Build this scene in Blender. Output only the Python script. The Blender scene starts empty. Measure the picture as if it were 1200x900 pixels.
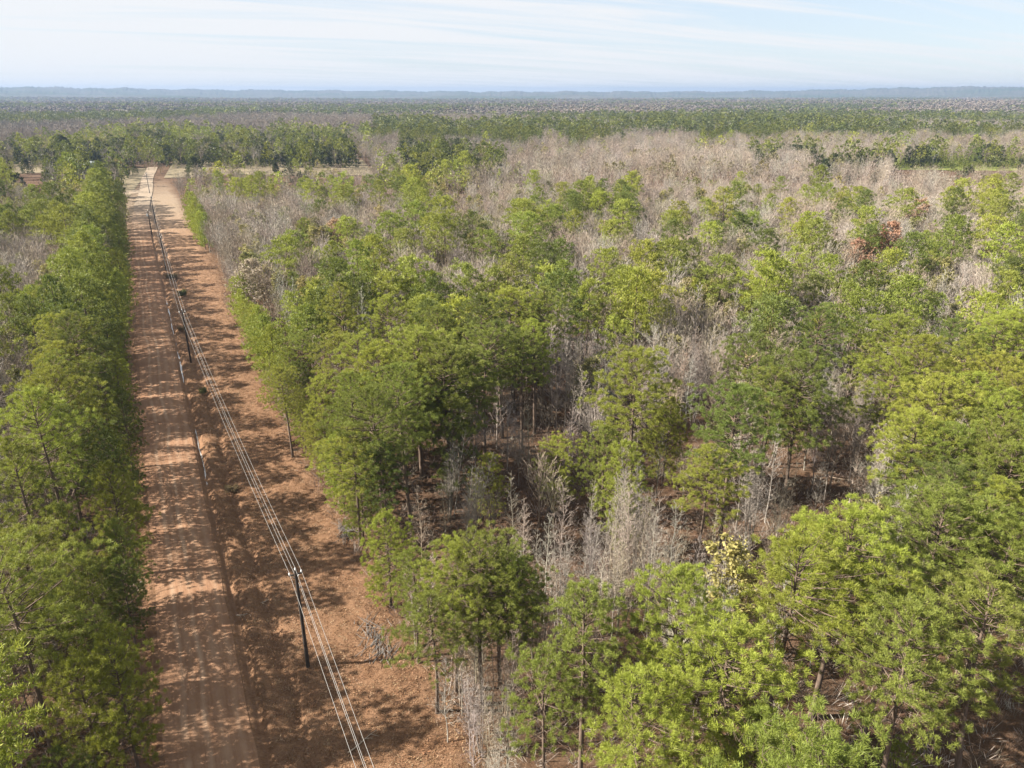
import bpy, math, random
import numpy as np
from mathutils import Vector

PI = math.pi
R = math.radians
rng = np.random.default_rng(11)
random.seed(11)
scene = bpy.context.scene
COL = scene.collection

# ------------------------------------------------------------------ camera
F, CX, CY = 850.0, 600.0, 450.0
HORIZON_Y, ROAD_X, CAM_H = 108.0, 141.0, 50.0
PITCH = math.atan((CY - HORIZON_Y) / F)
CP, SP = math.cos(PITCH), math.sin(PITCH)
_fw = F * CP + (CY - HORIZON_Y) * SP
YAW = math.atan2(CX - ROAD_X, _fw)          # heading, clockwise from the road (+Y)
FWD = np.array([math.sin(YAW), math.cos(YAW)])
RGT = np.array([math.cos(YAW), -math.sin(YAW)])


def at(px, py, z=0.0):
    """the point at height z that the photo shows at a place of its 1200 x 900 grid"""
    u, v = px - CX, CY - py
    f, d = F * CP + v * SP, -F * SP + v * CP
    t = (CAM_H - z) / -d
    p = FWD * (f * t) + RGT * (u * t)
    return float(p[0]), float(p[1])


def proj(x, y, z):
    f = x * FWD[0] + y * FWD[1]
    l = x * RGT[0] + y * RGT[1]
    h = z - CAM_H
    dep = f * CP - h * SP
    up = f * SP + h * CP
    dep = np.where(np.abs(dep) < 1e-3, 1e-3, dep)
    return CX + F * l / dep, CY - F * up / dep, dep


cam = bpy.data.cameras.new('camera')
cam_o = bpy.data.objects.new('camera', cam)
COL.objects.link(cam_o)
cam.sensor_width = 36.0
cam.lens = 36.0 * F / 1200.0
cam.clip_start, cam.clip_end = 0.5, 60000.0
cam_o.location = (0, 0, CAM_H)
cam_o.rotation_euler = (PI / 2 - PITCH, 0, -YAW)
scene.camera = cam_o

# ------------------------------------------------------------------ noise for shapes
_ph = rng.uniform(0, 6.28, (24, 2))
_an = rng.uniform(0, 6.28, 24)


def wob(x, y, scale, k0=0, n=6):
    s = 0
    for k in range(k0, k0 + n):
        a = _an[k % 24]
        fq = (1.0 + 0.37 * (k - k0)) / scale
        s = s + np.sin((x * math.cos(a) + y * math.sin(a)) * fq + _ph[k % 24, 0]) / (1 + 0.3 * (k - k0))
    return s / 2.6


def sstep(a, b, x):
    t = np.clip((x - a) / (b - a), 0, 1)
    return t * t * (3 - 2 * t)


RX, RY = at(800, 215, 6)


def ground_z(x, y):
    x = np.asarray(x, float)
    y = np.asarray(y, float)
    d = np.hypot(x, y)
    z = 5.0 * np.exp(-(((x - RX) / 110) ** 2 + ((y - RY) / 75) ** 2))
    off = sstep(16, 60, np.abs(x - 4))
    z = z + off * (0.9 * wob(x, y, 38, 3) + 2.0 * wob(x, y, 160, 9) * sstep(120, 500, d))
    z = z + 7.0 * wob(x, y, 900, 14) * sstep(900, 2600, d)
    return z


def road_profile(x, y):
    """cross-section of the roadside: crowned road bed, ditch, bank, second shallow ditch"""
    w = wob(x * 0 + 1.0, y, 9.0, 5) * 0.24 + wob(x * 0.6 + 3.0, y, 1.7, 11) * 0.16
    r = wob(x, y, 0.9, 2) * 0.12 + wob(x, y, 0.45, 8) * 0.08 + 0.16 * np.abs(wob(x, y, 1.6, 12)) - 0.08
    xx = x - w * 0.6
    z = np.zeros_like(x)
    z = z - (0.46 + 0.16 * wob(x * 0, y, 3.1, 7)) * np.exp(-((xx - 1.75) / 0.40) ** 2)
    z = z + (0.18 + 0.16 * wob(x, y, 5.0, 15) + 2.3 * r) * np.exp(-((xx - 3.0) / 0.9) ** 2)
    z = z - (0.50 + 0.5 * r) * np.exp(-((xx - 4.7 - w) / 0.55) ** 2)
    z = z + 0.6 * r * sstep(4.5, 7, x)
    z = z + np.where(x < -6.2, -0.25 * np.exp(-((x + 6.9) / 0.6) ** 2) + 0.3 * r, 0)
    inroad = sstep(-6.4, -5.8, x) * (1 - sstep(0.9, 1.3, x))
    z = z * (1 - inroad) - 0.06 * inroad
    return z * (1 - sstep(360, 430, y))


def full_z(x, y):
    return ground_z(x, y) + np.where(np.abs(x - 4) < 40, road_profile(np.asarray(x, float), np.asarray(y, float)), 0)


# ------------------------------------------------------------------ mesh helpers
class MB:
    """collects pieces of one part"""

    def __init__(self):
        self.v, self.f, self.n = [], [], 0

    def add(self, V, Q):
        V = np.asarray(V, float).reshape(-1, 3)
        Q = np.asarray(Q, int)
        self.v.append(V)
        self.f.append(Q + self.n)
        self.n += len(V)

    def tube(self, pts, rad, sides=5, cap=False):
        pts = np.asarray(pts, float)
        n = len(pts)
        tan = np.gradient(pts, axis=0)
        tan /= np.linalg.norm(tan, axis=1)[:, None] + 1e-9
        ref = np.array([0.31, 0.91, 0.27])
        a = np.cross(tan, ref)
        a /= np.linalg.norm(a, axis=1)[:, None] + 1e-9
        b = np.cross(tan, a)
        th = np.arange(sides) * 2 * PI / sides
        rad = np.broadcast_to(np.asarray(rad, float), (n,))
        V = pts[:, None] + rad[:, None, None] * (a[:, None] * np.cos(th)[None, :, None] + b[:, None] * np.sin(th)[None, :, None])
        i = np.arange(n - 1)[:, None] * sides
        j = np.arange(sides)[None]
        k = (j + 1) % sides
        Q = np.stack([i + j, i + k, i + sides + k, i + sides + j], -1).reshape(-1, 4)
        self.add(V.reshape(-1, 3), Q)
        if cap:
            for e, c in ((0, pts[0]), (n - 1, pts[-1])):
                ring = V[e]
                self.add(np.vstack([ring, [c]]), [[q, (q + 1) % sides, sides, sides] for q in range(sides)])

    def box(self, c, s, rz=0.0):
        c = np.asarray(c, float)
        h = np.asarray(s, float) / 2
        g = np.array([[x, y, z] for z in (-1, 1) for x, y in ((-1, -1), (1, -1), (1, 1), (-1, 1))]) * h
        co, si = math.cos(rz), math.sin(rz)
        g = np.stack([g[:, 0] * co - g[:, 1] * si, g[:, 0] * si + g[:, 1] * co, g[:, 2]], 1) + c
        self.add(g, [[3, 2, 1, 0], [4, 5, 6, 7], [0, 1, 5, 4], [1, 2, 6, 5], [2, 3, 7, 6], [3, 0, 4, 7]])

    def blades(self, C, D, L, W, up=None, rg=rng):
        """narrow leaf-shaped quads from C along D"""
        C = np.asarray(C, float)
        n = len(C)
        D = D / (np.linalg.norm(D, axis=1)[:, None] + 1e-9)
        S = np.cross(D, rg.normal(size=(n, 3)))
        S /= np.linalg.norm(S, axis=1)[:, None] + 1e-9
        L = np.broadcast_to(np.asarray(L, float), (n,))[:, None]
        W = np.broadcast_to(np.asarray(W, float), (n,))[:, None]
        m = C + D * L * 0.5
        V = np.stack([C, m + S * W / 2, C + D * L, m - S * W / 2], 1)
        self.add(V.reshape(-1, 3), np.arange(4 * n).reshape(n, 4))

    def arrays(self):
        if not self.v:
            return np.zeros((0, 3)), np.zeros((0, 4), int)
        return np.vstack(self.v), np.vstack(self.f)

    def mesh(self, name, mat, smooth=False):
        V, Q = self.arrays()
        return mesh_from(name, V, Q, mat, smooth)


def mesh_from(name, V, Q, mat, smooth=False, col=None):
    me = bpy.data.meshes.new(name)
    Q = np.asarray(Q)
    tri = Q[:, 2] == Q[:, 3]
    me.vertices.add(len(V))
    me.vertices.foreach_set('co', np.asarray(V, np.float32).ravel())
    tot = np.where(tri, 3, 4)
    idx = Q.ravel()
    if tri.any():
        keep = np.ones(Q.shape, bool)
        keep[tri, 3] = False
        idx = Q[keep]
    start = np.concatenate([[0], np.cumsum(tot)[:-1]])
    me.loops.add(len(idx))
    me.loops.foreach_set('vertex_index', idx.astype(np.int32))
    me.polygons.add(len(Q))
    me.polygons.foreach_set('loop_start', start.astype(np.int32))
    me.polygons.foreach_set('loop_total', tot.astype(np.int32))
    if smooth:
        me.polygons.foreach_set('use_smooth', np.ones(len(Q), bool))
    if col is not None:
        a = me.attributes.new('col', 'FLOAT_COLOR', 'POINT')
        c = np.ones((len(V), 4), np.float32)
        c[:, :3] = col
        a.data.foreach_set('color', c.ravel())
    me.update(calc_edges=True)
    me.materials.append(mat)
    return me


def link(name, me, parent=None, loc=(0, 0, 0)):
    o = bpy.data.objects.new(name, me)
    COL.objects.link(o)
    o.location = loc
    if parent is not None:
        o.parent = parent
    return o


def tag(o, label=None, cat=None, group=None, kind=None):
    if label:
        o['label'] = label
    if cat:
        o['category'] = cat
    if group:
        o['group'] = group
    if kind:
        o['kind'] = kind
    return o


def empty(name, loc, rz=0.0):
    o = bpy.data.objects.new(name, None)
    COL.objects.link(o)
    o.location = loc
    o.rotation_euler = (0, 0, rz)
    o.empty_display_size = 0.3
    return o


# ------------------------------------------------------------------ materials
class NT:
    def __init__(self, name):
        self.m = bpy.data.materials.new(name)
        self.m.use_nodes = True
        self.t = self.m.node_tree
        self.t.nodes.clear()

    def n(self, typ, ins=None, **kw):
        q = self.t.nodes.new(typ)
        for k, v in kw.items():
            setattr(q, k, v)
        for k, v in (ins or {}).items():
            s = q.inputs[k]
            if hasattr(v, 'is_output') or isinstance(v, bpy.types.NodeSocket):
                self.t.links.new(v, s)
            else:
                s.default_value = v
        return q

    def math(self, op, a, b=0.0, c=0.0, clamp=False):
        q = self.n('ShaderNodeMath', {0: a, 1: b, 2: c}, operation=op, use_clamp=clamp)
        return q.outputs[0]

    def mix(self, fac, a, b, blend='MIX'):
        q = self.t.nodes.new('ShaderNodeMix')
        q.data_type = 'RGBA'
        q.blend_type = blend
        for k, v in ((0, fac), (6, a), (7, b)):
            if isinstance(v, bpy.types.NodeSocket):
                self.t.links.new(v, q.inputs[k])
            else:
                q.inputs[k].default_value = v if k == 0 else (*v, 1.0)[:4]
        return q.outputs[2]

    def noise(self, vec, scale, detail=4.0, rough=0.55, dist=0.0):
        q = self.n('ShaderNodeTexNoise', {'Vector': vec, 'Scale': scale, 'Detail': detail, 'Roughness': rough, 'Distortion': dist})
        return q.outputs['Fac']

    def ramp(self, fac, a, b):
        return self.n('ShaderNodeMapRange', {'Value': fac, 'From Min': a, 'From Max': b}).outputs[0]

    def out(self, shader):
        o = self.n('ShaderNodeOutputMaterial')
        self.t.links.new(shader, o.inputs['Surface'])
        return self.m

    def bsdf(self, col, rough=0.9, spec=0.2, **kw):
        q = self.n('ShaderNodeBsdfPrincipled', {'Base Color': col, 'Roughness': rough, 'Specular IOR Level': spec, **kw})
        return q.outputs[0]

    def pos(self):
        return self.n('ShaderNodeNewGeometry').outputs['Position']

    def obj(self):
        return self.n('ShaderNodeTexCoord').outputs['Object']


def leaf_mat(name, attr, trans=0.36):
    t = NT(name)
    c = t.n('ShaderNodeAttribute', attribute_name='col').outputs['Color'] if attr else t.n('ShaderNodeObjectInfo').outputs['Color']
    v = t.noise(t.pos(), 0.9, 3.0)
    v2 = t.noise(t.pos(), 5.0, 1.0)
    k = t.math('ADD', t.math('MULTIPLY', v, 0.75), t.math('MULTIPLY', v2, 0.55))
    k = t.math('ADD', k, 0.35)
    c = t.n('ShaderNodeHueSaturation', {'Color': c, 'Value': k, 'Hue': t.math('ADD', 0.488, t.math('MULTIPLY', v, 0.02))}).outputs[0]
    p = t.bsdf(c, 0.55, 0.25)
    tr = t.n('ShaderNodeBsdfTranslucent', {'Color': t.mix(0.35, c, (0.16, 0.17, 0.01))}).outputs[0]
    mx = t.n('ShaderNodeMixShader', {0: trans, 1: p, 2: tr}).outputs[0]
    return t.out(mx)


def bark_mat(name, attr=None, col=None):
    t = NT(name)
    if col is None:
        c = t.n('ShaderNodeAttribute', attribute_name='col').outputs['Color'] if attr else t.n('ShaderNodeObjectInfo').outputs['Color']
    else:
        c = t.n('ShaderNodeRGB').outputs[0]
        c.default_value = (*col, 1)
    v = t.noise(t.n('ShaderNodeMapping', {'Vector': t.pos(), 'Scale': (6.0, 6.0, 1.3)}).outputs[0], 1.0, 4.0)
    k = t.math('ADD', t.math('MULTIPLY', v, 1.1), 0.45)
    c = t.n('ShaderNodeHueSaturation', {'Color': c, 'Value': k}).outputs[0]
    return t.out(t.bsdf(c, 0.95, 0.1))


def ground_mat():
    t = NT('leaf_litter_and_clay')
    P = t.pos()
    s = t.n('ShaderNodeSeparateXYZ', {'Vector': P})
    x, y = s.outputs[0], s.outputs[1]
    n1 = t.noise(P, 0.12, 5.0)
    n2 = t.noise(P, 0.9, 5.0, 0.65)
    n3 = t.noise(P, 6.0, 4.0, 0.7)
    n4 = t.noise(t.n('ShaderNodeMapping', {'Vector': P, 'Rotation': (0, 0, 0.6), 'Scale': (1.0, 3.2, 1.0)}).outputs[0], 3.2, 5.0, 0.75)
    # forest floor
    floor = t.mix(t.ramp(n1, 0.3, 0.7), (0.135, 0.075, 0.042), (0.205, 0.118, 0.066))
    floor = t.mix(t.ramp(n2, 0.45, 0.75), floor, (0.24, 0.165, 0.11))
    floor = t.mix(t.ramp(n3, 0.35, 0.8), floor, (0.085, 0.052, 0.034))
    # cleared strip: pine straw and leaves over red clay
    clr = t.mix(t.ramp(n2, 0.3, 0.75), (0.235, 0.122, 0.062), (0.37, 0.215, 0.122))
    clr = t.mix(t.ramp(n1, 0.45, 0.7), clr, (0.33, 0.185, 0.10))
    clr = t.mix(t.ramp(n4, 0.42, 0.72), clr, (0.145, 0.078, 0.042))
    clr = t.mix(t.math('MULTIPLY', t.ramp(n3, 0.6, 0.8), 0.55), clr, (0.46, 0.31, 0.19))
    clay = t.mix(t.ramp(n2, 0.3, 0.7), (0.30, 0.175, 0.10), (0.40, 0.25, 0.155))
    far_clay = t.math('MULTIPLY', t.ramp(y, 120.0, 260.0), 0.75, clamp=True)
    clr = t.mix(far_clay, clr, clay)
    tan = t.mix(t.ramp(n2, 0.3, 0.7), (0.29, 0.21, 0.14), (0.38, 0.29, 0.20))
    clr = t.mix(t.ramp(y, 285.0, 380.0), clr, tan)
    xw = t.math('ADD', x, t.math('MULTIPLY', t.math('SUBTRACT', t.noise(P, 0.16, 3.0), 0.5), 7.0))
    a = t.ramp(xw, -8.5, -6.8)
    b = t.math('SUBTRACT', 1.0, t.ramp(xw, 14.5, 18.5))
    c = t.math('SUBTRACT', 1.0, t.ramp(y, 420.0, 520.0))
    m = t.math('MULTIPLY', t.math('MULTIPLY', a, b), c)
    col = t.mix(m, floor, clr)
    # far country seen as canopy texture
    f1 = t.noise(P, 0.0016, 6.0, 0.62)
    f2 = t.noise(P, 0.02, 5.0, 0.7)
    can = t.mix(t.ramp(f2, 0.35, 0.65), (0.115, 0.10, 0.085), (0.21, 0.18, 0.155))
    grn = t.mix(t.ramp(f2, 0.35, 0.65), (0.035, 0.05, 0.018), (0.075, 0.095, 0.035))
    can = t.mix(t.ramp(f1, 0.47, 0.56), can, grn)
    dist = t.n('ShaderNodeVectorMath', {0: P}, operation='LENGTH').outputs['Value']
    col = t.mix(t.ramp(dist, 500.0, 1500.0), col, can)
    bump = t.n('ShaderNodeBump', {'Height': t.math('ADD', t.math('MULTIPLY', n3, 0.5), n4), 'Strength': 0.9, 'Distance': 0.12}).outputs[0]
    col = t.n('ShaderNodeHueSaturation', {'Color': col, 'Value': 0.66, 'Saturation': 0.96}).outputs[0]
    return t.out(t.bsdf(col, 0.97, 0.05, Normal=bump))


def road_mat():
    t = NT('red_dirt')
    P = t.pos()
    s = t.n('ShaderNodeSeparateXYZ', {'Vector': P})
    x, y = s.outputs[0], s.outputs[1]
    st = t.n('ShaderNodeMapping', {'Vector': P, 'Scale': (3.0, 0.18, 1.0)}).outputs[0]
    n1 = t.noise(P, 0.25, 5.0)
    n2 = t.noise(st, 1.0, 5.0, 0.7)
    n3 = t.noise(P, 5.0, 4.0, 0.7)
    col = t.mix(t.ramp(n1, 0.3, 0.7), (0.30, 0.158, 0.085), (0.385, 0.218, 0.122))
    col = t.mix(t.math('MULTIPLY', t.ramp(n2, 0.42, 0.7), 0.75), col, (0.235, 0.118, 0.062))
    col = t.mix(t.math('MULTIPLY', t.ramp(n3, 0.5, 0.8), 0.5), col, (0.42, 0.26, 0.155))
    wy = t.math('MULTIPLY', t.math('SUBTRACT', t.noise(t.n('ShaderNodeMapping', {'Vector': P, 'Scale': (0.0, 0.035, 0.0)}).outputs[0], 1.0, 2.0), 0.5), 2.2)
    xr = t.math('ADD', x, wy)
    for cx, w, k in ((-4.0, 0.36, 0.65), (-2.35, 0.34, 0.75), (-3.2, 0.3, 0.25), (-1.1, 0.5, 0.35), (0.2, 0.36, 0.35)):
        d = t.math('ABSOLUTE', t.math('SUBTRACT', xr, cx))
        m = t.math('MULTIPLY', t.math('SUBTRACT', 1.0, t.ramp(t.math('ADD', d, t.math('MULTIPLY', t.math('SUBTRACT', n3, 0.5), 0.25)), w * 0.2, w)), t.math('MULTIPLY', t.ramp(t.math('ADD', n2, t.math('MULTIPLY', t.math('SUBTRACT', n1, 0.5), 0.8)), 0.32, 0.6), k))
        col = t.mix(m, col, (0.50, 0.335, 0.215))
    tan = t.mix(t.ramp(n3, 0.3, 0.7), (0.33, 0.25, 0.17), (0.43, 0.34, 0.25))
    col = t.mix(t.ramp(y, 285.0, 400.0), col, tan)
    bump = t.n('ShaderNodeBump', {'Height': t.math('ADD', n3, n2), 'Strength': 0.6, 'Distance': 0.08}).outputs[0]
    col = t.n('ShaderNodeHueSaturation', {'Color': col, 'Value': 0.65, 'Saturation': 0.95}).outputs[0]
    return t.out(t.bsdf(col, 0.95, 0.08, Normal=bump))


def simple_mat(name, a, b, scale=1.0, rough=0.9, spec=0.2, metal=0.0, stretch=(1, 1, 1)):
    t = NT(name)
    P = t.n('ShaderNodeMapping', {'Vector': t.pos(), 'Scale': stretch}).outputs[0]
    c = t.mix(t.ramp(t.noise(P, scale, 5.0, 0.65), 0.3, 0.7), a, b)
    return t.out(t.bsdf(c, rough, spec, Metallic=metal))


M_leaf = leaf_mat('needles', False)
M_leaf_at = leaf_mat('needles_mixed', True)
M_twig = bark_mat('bare_twigs')
M_twig_at = bark_mat('bare_twigs_mixed', True)
M_bark = bark_mat('pine_bark', col=(0.125, 0.092, 0.07))
M_ground = ground_mat()
M_road = road_mat()
M_pole = simple_mat('weathered_pole_wood', (0.028, 0.022, 0.018), (0.06, 0.048, 0.04), 3.0, stretch=(4, 4, 0.6))
M_wire = simple_mat('aluminium_wire', (0.24, 0.23, 0.215), (0.32, 0.31, 0.29), 2.0, 0.5, 0.4, 0.0)
M_metal = simple_mat('galvanised_metal', (0.5, 0.5, 0.5), (0.62, 0.63, 0.64), 6.0, 0.4, 0.5, 0.7)
M_white = simple_mat('white_porcelain', (0.78, 0.78, 0.76), (0.84, 0.84, 0.82), 6.0, 0.3, 0.5)
M_field = simple_mat("dry_field_grass", (0.125, 0.10, 0.058), (0.205, 0.165, 0.10), 0.05)
M_crop = simple_mat("green_field_grass", (0.12, 0.14, 0.025), (0.17, 0.19, 0.04), 0.08)
M_roof = simple_mat('pale_metal_roof', (0.26, 0.28, 0.31), (0.32, 0.34, 0.37), 1.0, 0.5, 0.4)
M_wall = simple_mat('grey_board_wall', (0.14, 0.14, 0.15), (0.18, 0.18, 0.19), 1.0, 0.8)
M_glass = simple_mat('dark_window_glass', (0.03, 0.035, 0.04), (0.05, 0.055, 0.06), 1.0, 0.1, 0.6)
M_water = simple_mat('muddy_water', (0.22, 0.20, 0.18), (0.30, 0.28, 0.26), 0.8, 0.08, 0.9)


def hill_mat():
    t = NT('wooded_hill')
    P = t.pos()
    f2 = t.noise(P, 0.012, 6.0, 0.7)
    f1 = t.noise(P, 0.0012, 4.0, 0.6)
    c = t.mix(t.ramp(f2, 0.35, 0.65), (0.05, 0.055, 0.04), (0.11, 0.10, 0.08))
    c = t.mix(t.ramp(f1, 0.45, 0.6), c, (0.045, 0.06, 0.03))
    return t.out(t.bsdf(c, 1.0, 0.0))


M_hill = hill_mat()

# ------------------------------------------------------------------ ground, road, fields
def axis(segs):
    out = []
    for a, b, st in segs:
        out.append(np.arange(a, b, st))
    return np.unique(np.round(np.concatenate(out), 4))


gx = axis([(-9000, -1500, 500), (-1500, -300, 60), (-300, -60, 15), (-60, -8, 2.5), (-8, 18, 0.2), (18, 60, 2.0), (60, 500, 12), (500, 2500, 60), (2500, 13501, 500)])
gy = axis([(-300, -20, 20), (-20, 20, 2), (20, 130, 0.3), (130, 260, 0.8), (260, 700, 5), (700, 2600, 40), (2600, 13001, 400)])
X, Y = np.meshgrid(gx, gy, indexing='ij')
Z = full_z(X, Y)


def grid_quads(n, m):
    i = np.arange(n - 1)[:, None] * m
    j = np.arange(m - 1)[None]
    return np.stack([i + j, i + m + j, i + m + j + 1, i + j + 1], -1).reshape(-1, 4)


V = np.stack([X, Y, Z], -1).reshape(-1, 3)
o = link('ground', mesh_from('ground', V, grid_quads(len(gx), len(gy)), M_ground, True))
tag(o, kind='structure')


def ribbon(name, path, width, mat, lift, n_across=5, crown=0.0, zf=ground_z):
    """a sheet along a path of ground points"""
    p = np.asarray(path, float)
    seg = np.concatenate([[0], np.cumsum(np.linalg.norm(np.diff(p, axis=0), axis=1))])
    s = np.arange(0, seg[-1], 1.5)
    p = np.stack([np.interp(s, seg, p[:, k]) for k in (0, 1)], 1)
    tn = np.gradient(p, axis=0)
    tn /= np.linalg.norm(tn, axis=1)[:, None]
    nm = np.stack([tn[:, 1], -tn[:, 0]], 1)
    w = np.broadcast_to(np.asarray(width if np.isscalar(width) else np.interp(s, *width)), s.shape)
    k = np.linspace(-0.5, 0.5, n_across)
    XY = p[:, None] + nm[:, None] * (k[None, :, None] * w[:, None, None])
    e = wob(XY[..., 0] * 0.0 + k[None] * 30, s[:, None], 2.2, 4) * 0.16 * (np.abs(k)[None] > 0.49)
    XY = XY + nm[:, None] * e[..., None]
    z = zf(XY[..., 0], XY[..., 1]) + lift + crown * (1 - (2 * k[None]) ** 2)
    V = np.concatenate([XY, z[..., None]], -1).reshape(-1, 3)
    o = link(name, mesh_from(name, V, grid_quads(len(s), n_across), mat, True))
    return tag(o, kind='structure')


ribbon('dirt_road', [(-2.4, -25), (-2.4, 250), (-1.8, 330), (0.5, 400), (3.5, 450), (6, 520), (12, 600)], 6.7, M_road, 0.0, 13, 0.07, lambda x, y: ground_z(x, y) + 0.22 * sstep(250, 420, y))
xj = at(185, 212)
ribbon('side_road', [(2, 452), (-25, 440), (-70, 432), (-140, 430)], ([0, 30, 60, 200], [16, 9, 6, 5]), M_road, 0.16, 7, 0.02)
# water lying in the roadside ditch
ribbon('ditch_water', [(1.72, 92), (1.62, 110), (1.7, 128)], ([0, 8, 20, 36], [0.06, 0.2, 0.13, 0.05]), M_water, -0.40, 3)
ribbon('ditch_puddle', [(1.6, 140), (1.5, 175), (1.4, 212), (1.35, 238)], ([0, 12, 20, 40, 60, 75, 98], [0.12, 0.4, 0.15, 0.55, 0.6, 0.2, 0.4]), M_water, -0.36, 3)


def sheet(name, poly_px, mat, lift):
    p = np.array([at(*q) for q in poly_px])
    c = p.mean(0)
    V, Q = [], []
    n = 12
    # bilinear patch over four corners
    a = np.linspace(0, 1, n)
    A, B = np.meshgrid(a, a, indexing='ij')
    P4 = p[0] * ((1 - A) * (1 - B))[..., None] + p[1] * (A * (1 - B))[..., None] + p[2] * (A * B)[..., None] + p[3] * ((1 - A) * B)[..., None]
    z = ground_z(P4[..., 0], P4[..., 1]) + lift
    V = np.concatenate([P4, z[..., None]], -1).reshape(-1, 3)
    return tag(link(name, mesh_from(name, V, grid_quads(n, n), mat, True)), kind='structure')


sheet('dry_field', [(192, 209), (440, 207), (425, 187.5), (205, 187)], M_field, 0.3)
sheet('yard', [(90, 230), (152, 230), (176, 197), (100, 199)], M_field, 0.10)
sheet('pasture', [(-30, 206), (60, 206), (66, 189), (-20, 189)], M_field, 0.3)
sheet('green_field', [(1040, 199), (1290, 198), (1290, 181.0), (1050, 182)], M_crop, 0.3)

# hills along the skyline
az = np.linspace(R(-28), R(84), 1500)
rr = np.linspace(5200, 12800, 46)
A_, R_ = np.meshgrid(az, rr, indexing='ij')
hx, hy = R_ * np.sin(A_), R_ * np.cos(A_)
px_ = CX + (CX - ROAD_X) / math.tan(YAW) * 0 + F / CP * np.tan(A_ - YAW)
top = np.interp(px_, [-400, 0, 120, 250, 420, 560, 800, 900, 1000, 1100, 1300, 1700], [4.5, 4.2, 3.4, 2.0, 1.0, -0.2, -0.2, 0.4, 2.6, 4.6, 4.4, 4.0])
zt = CAM_H + (top + 0.5 * np.sin(A_ * 83 + 1) + 0.35 * np.sin(A_ * 191)) * 9500 / 925.0 * 1.0
prof = np.exp(-((R_ - 9800 - 500 * np.sin(A_ * 9)) / 1700) ** 2)
low = np.exp(-((R_ - 6900 - 400 * np.sin(A_ * 13 + 2)) / 700) ** 2) * (14 + 7 * np.sin(A_ * 37) + 10 * (px_ < 330))
rough = rng.uniform(0, 1, A_.shape) ** 2 * 15 * np.clip(prof * 2, 0, 1)
hz = -12 + prof * (zt + 12) + low + rough * (prof > 0.1)
o = link('hills', mesh_from('hills', np.stack([hx, hy, hz], -1).reshape(-1, 3), grid_quads(len(az), len(rr)), M_hill, True))
tag(o, kind='structure')

# ------------------------------------------------------------------ tree prototypes
def unit(v):
    return v / (np.linalg.norm(v) + 1e-9)


def sprays(mb, C, out, n, L, W, rg, upb=0.55):
    """needle sprays: n blades round each tip"""
    C = np.repeat(np.asarray(C), n, 0)
    out = np.repeat(np.asarray(out), n, 0)
    d = rg.normal(size=C.shape) * 0.75 + out * 0.55
    d[:, 2] += upb
    mb.blades(C + rg.normal(size=C.shape) * L * 0.22, d, L * rg.uniform(0.65, 1.15, len(C)), W * rg.uniform(0.7, 1.3, len(C)), rg=rg)


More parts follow.
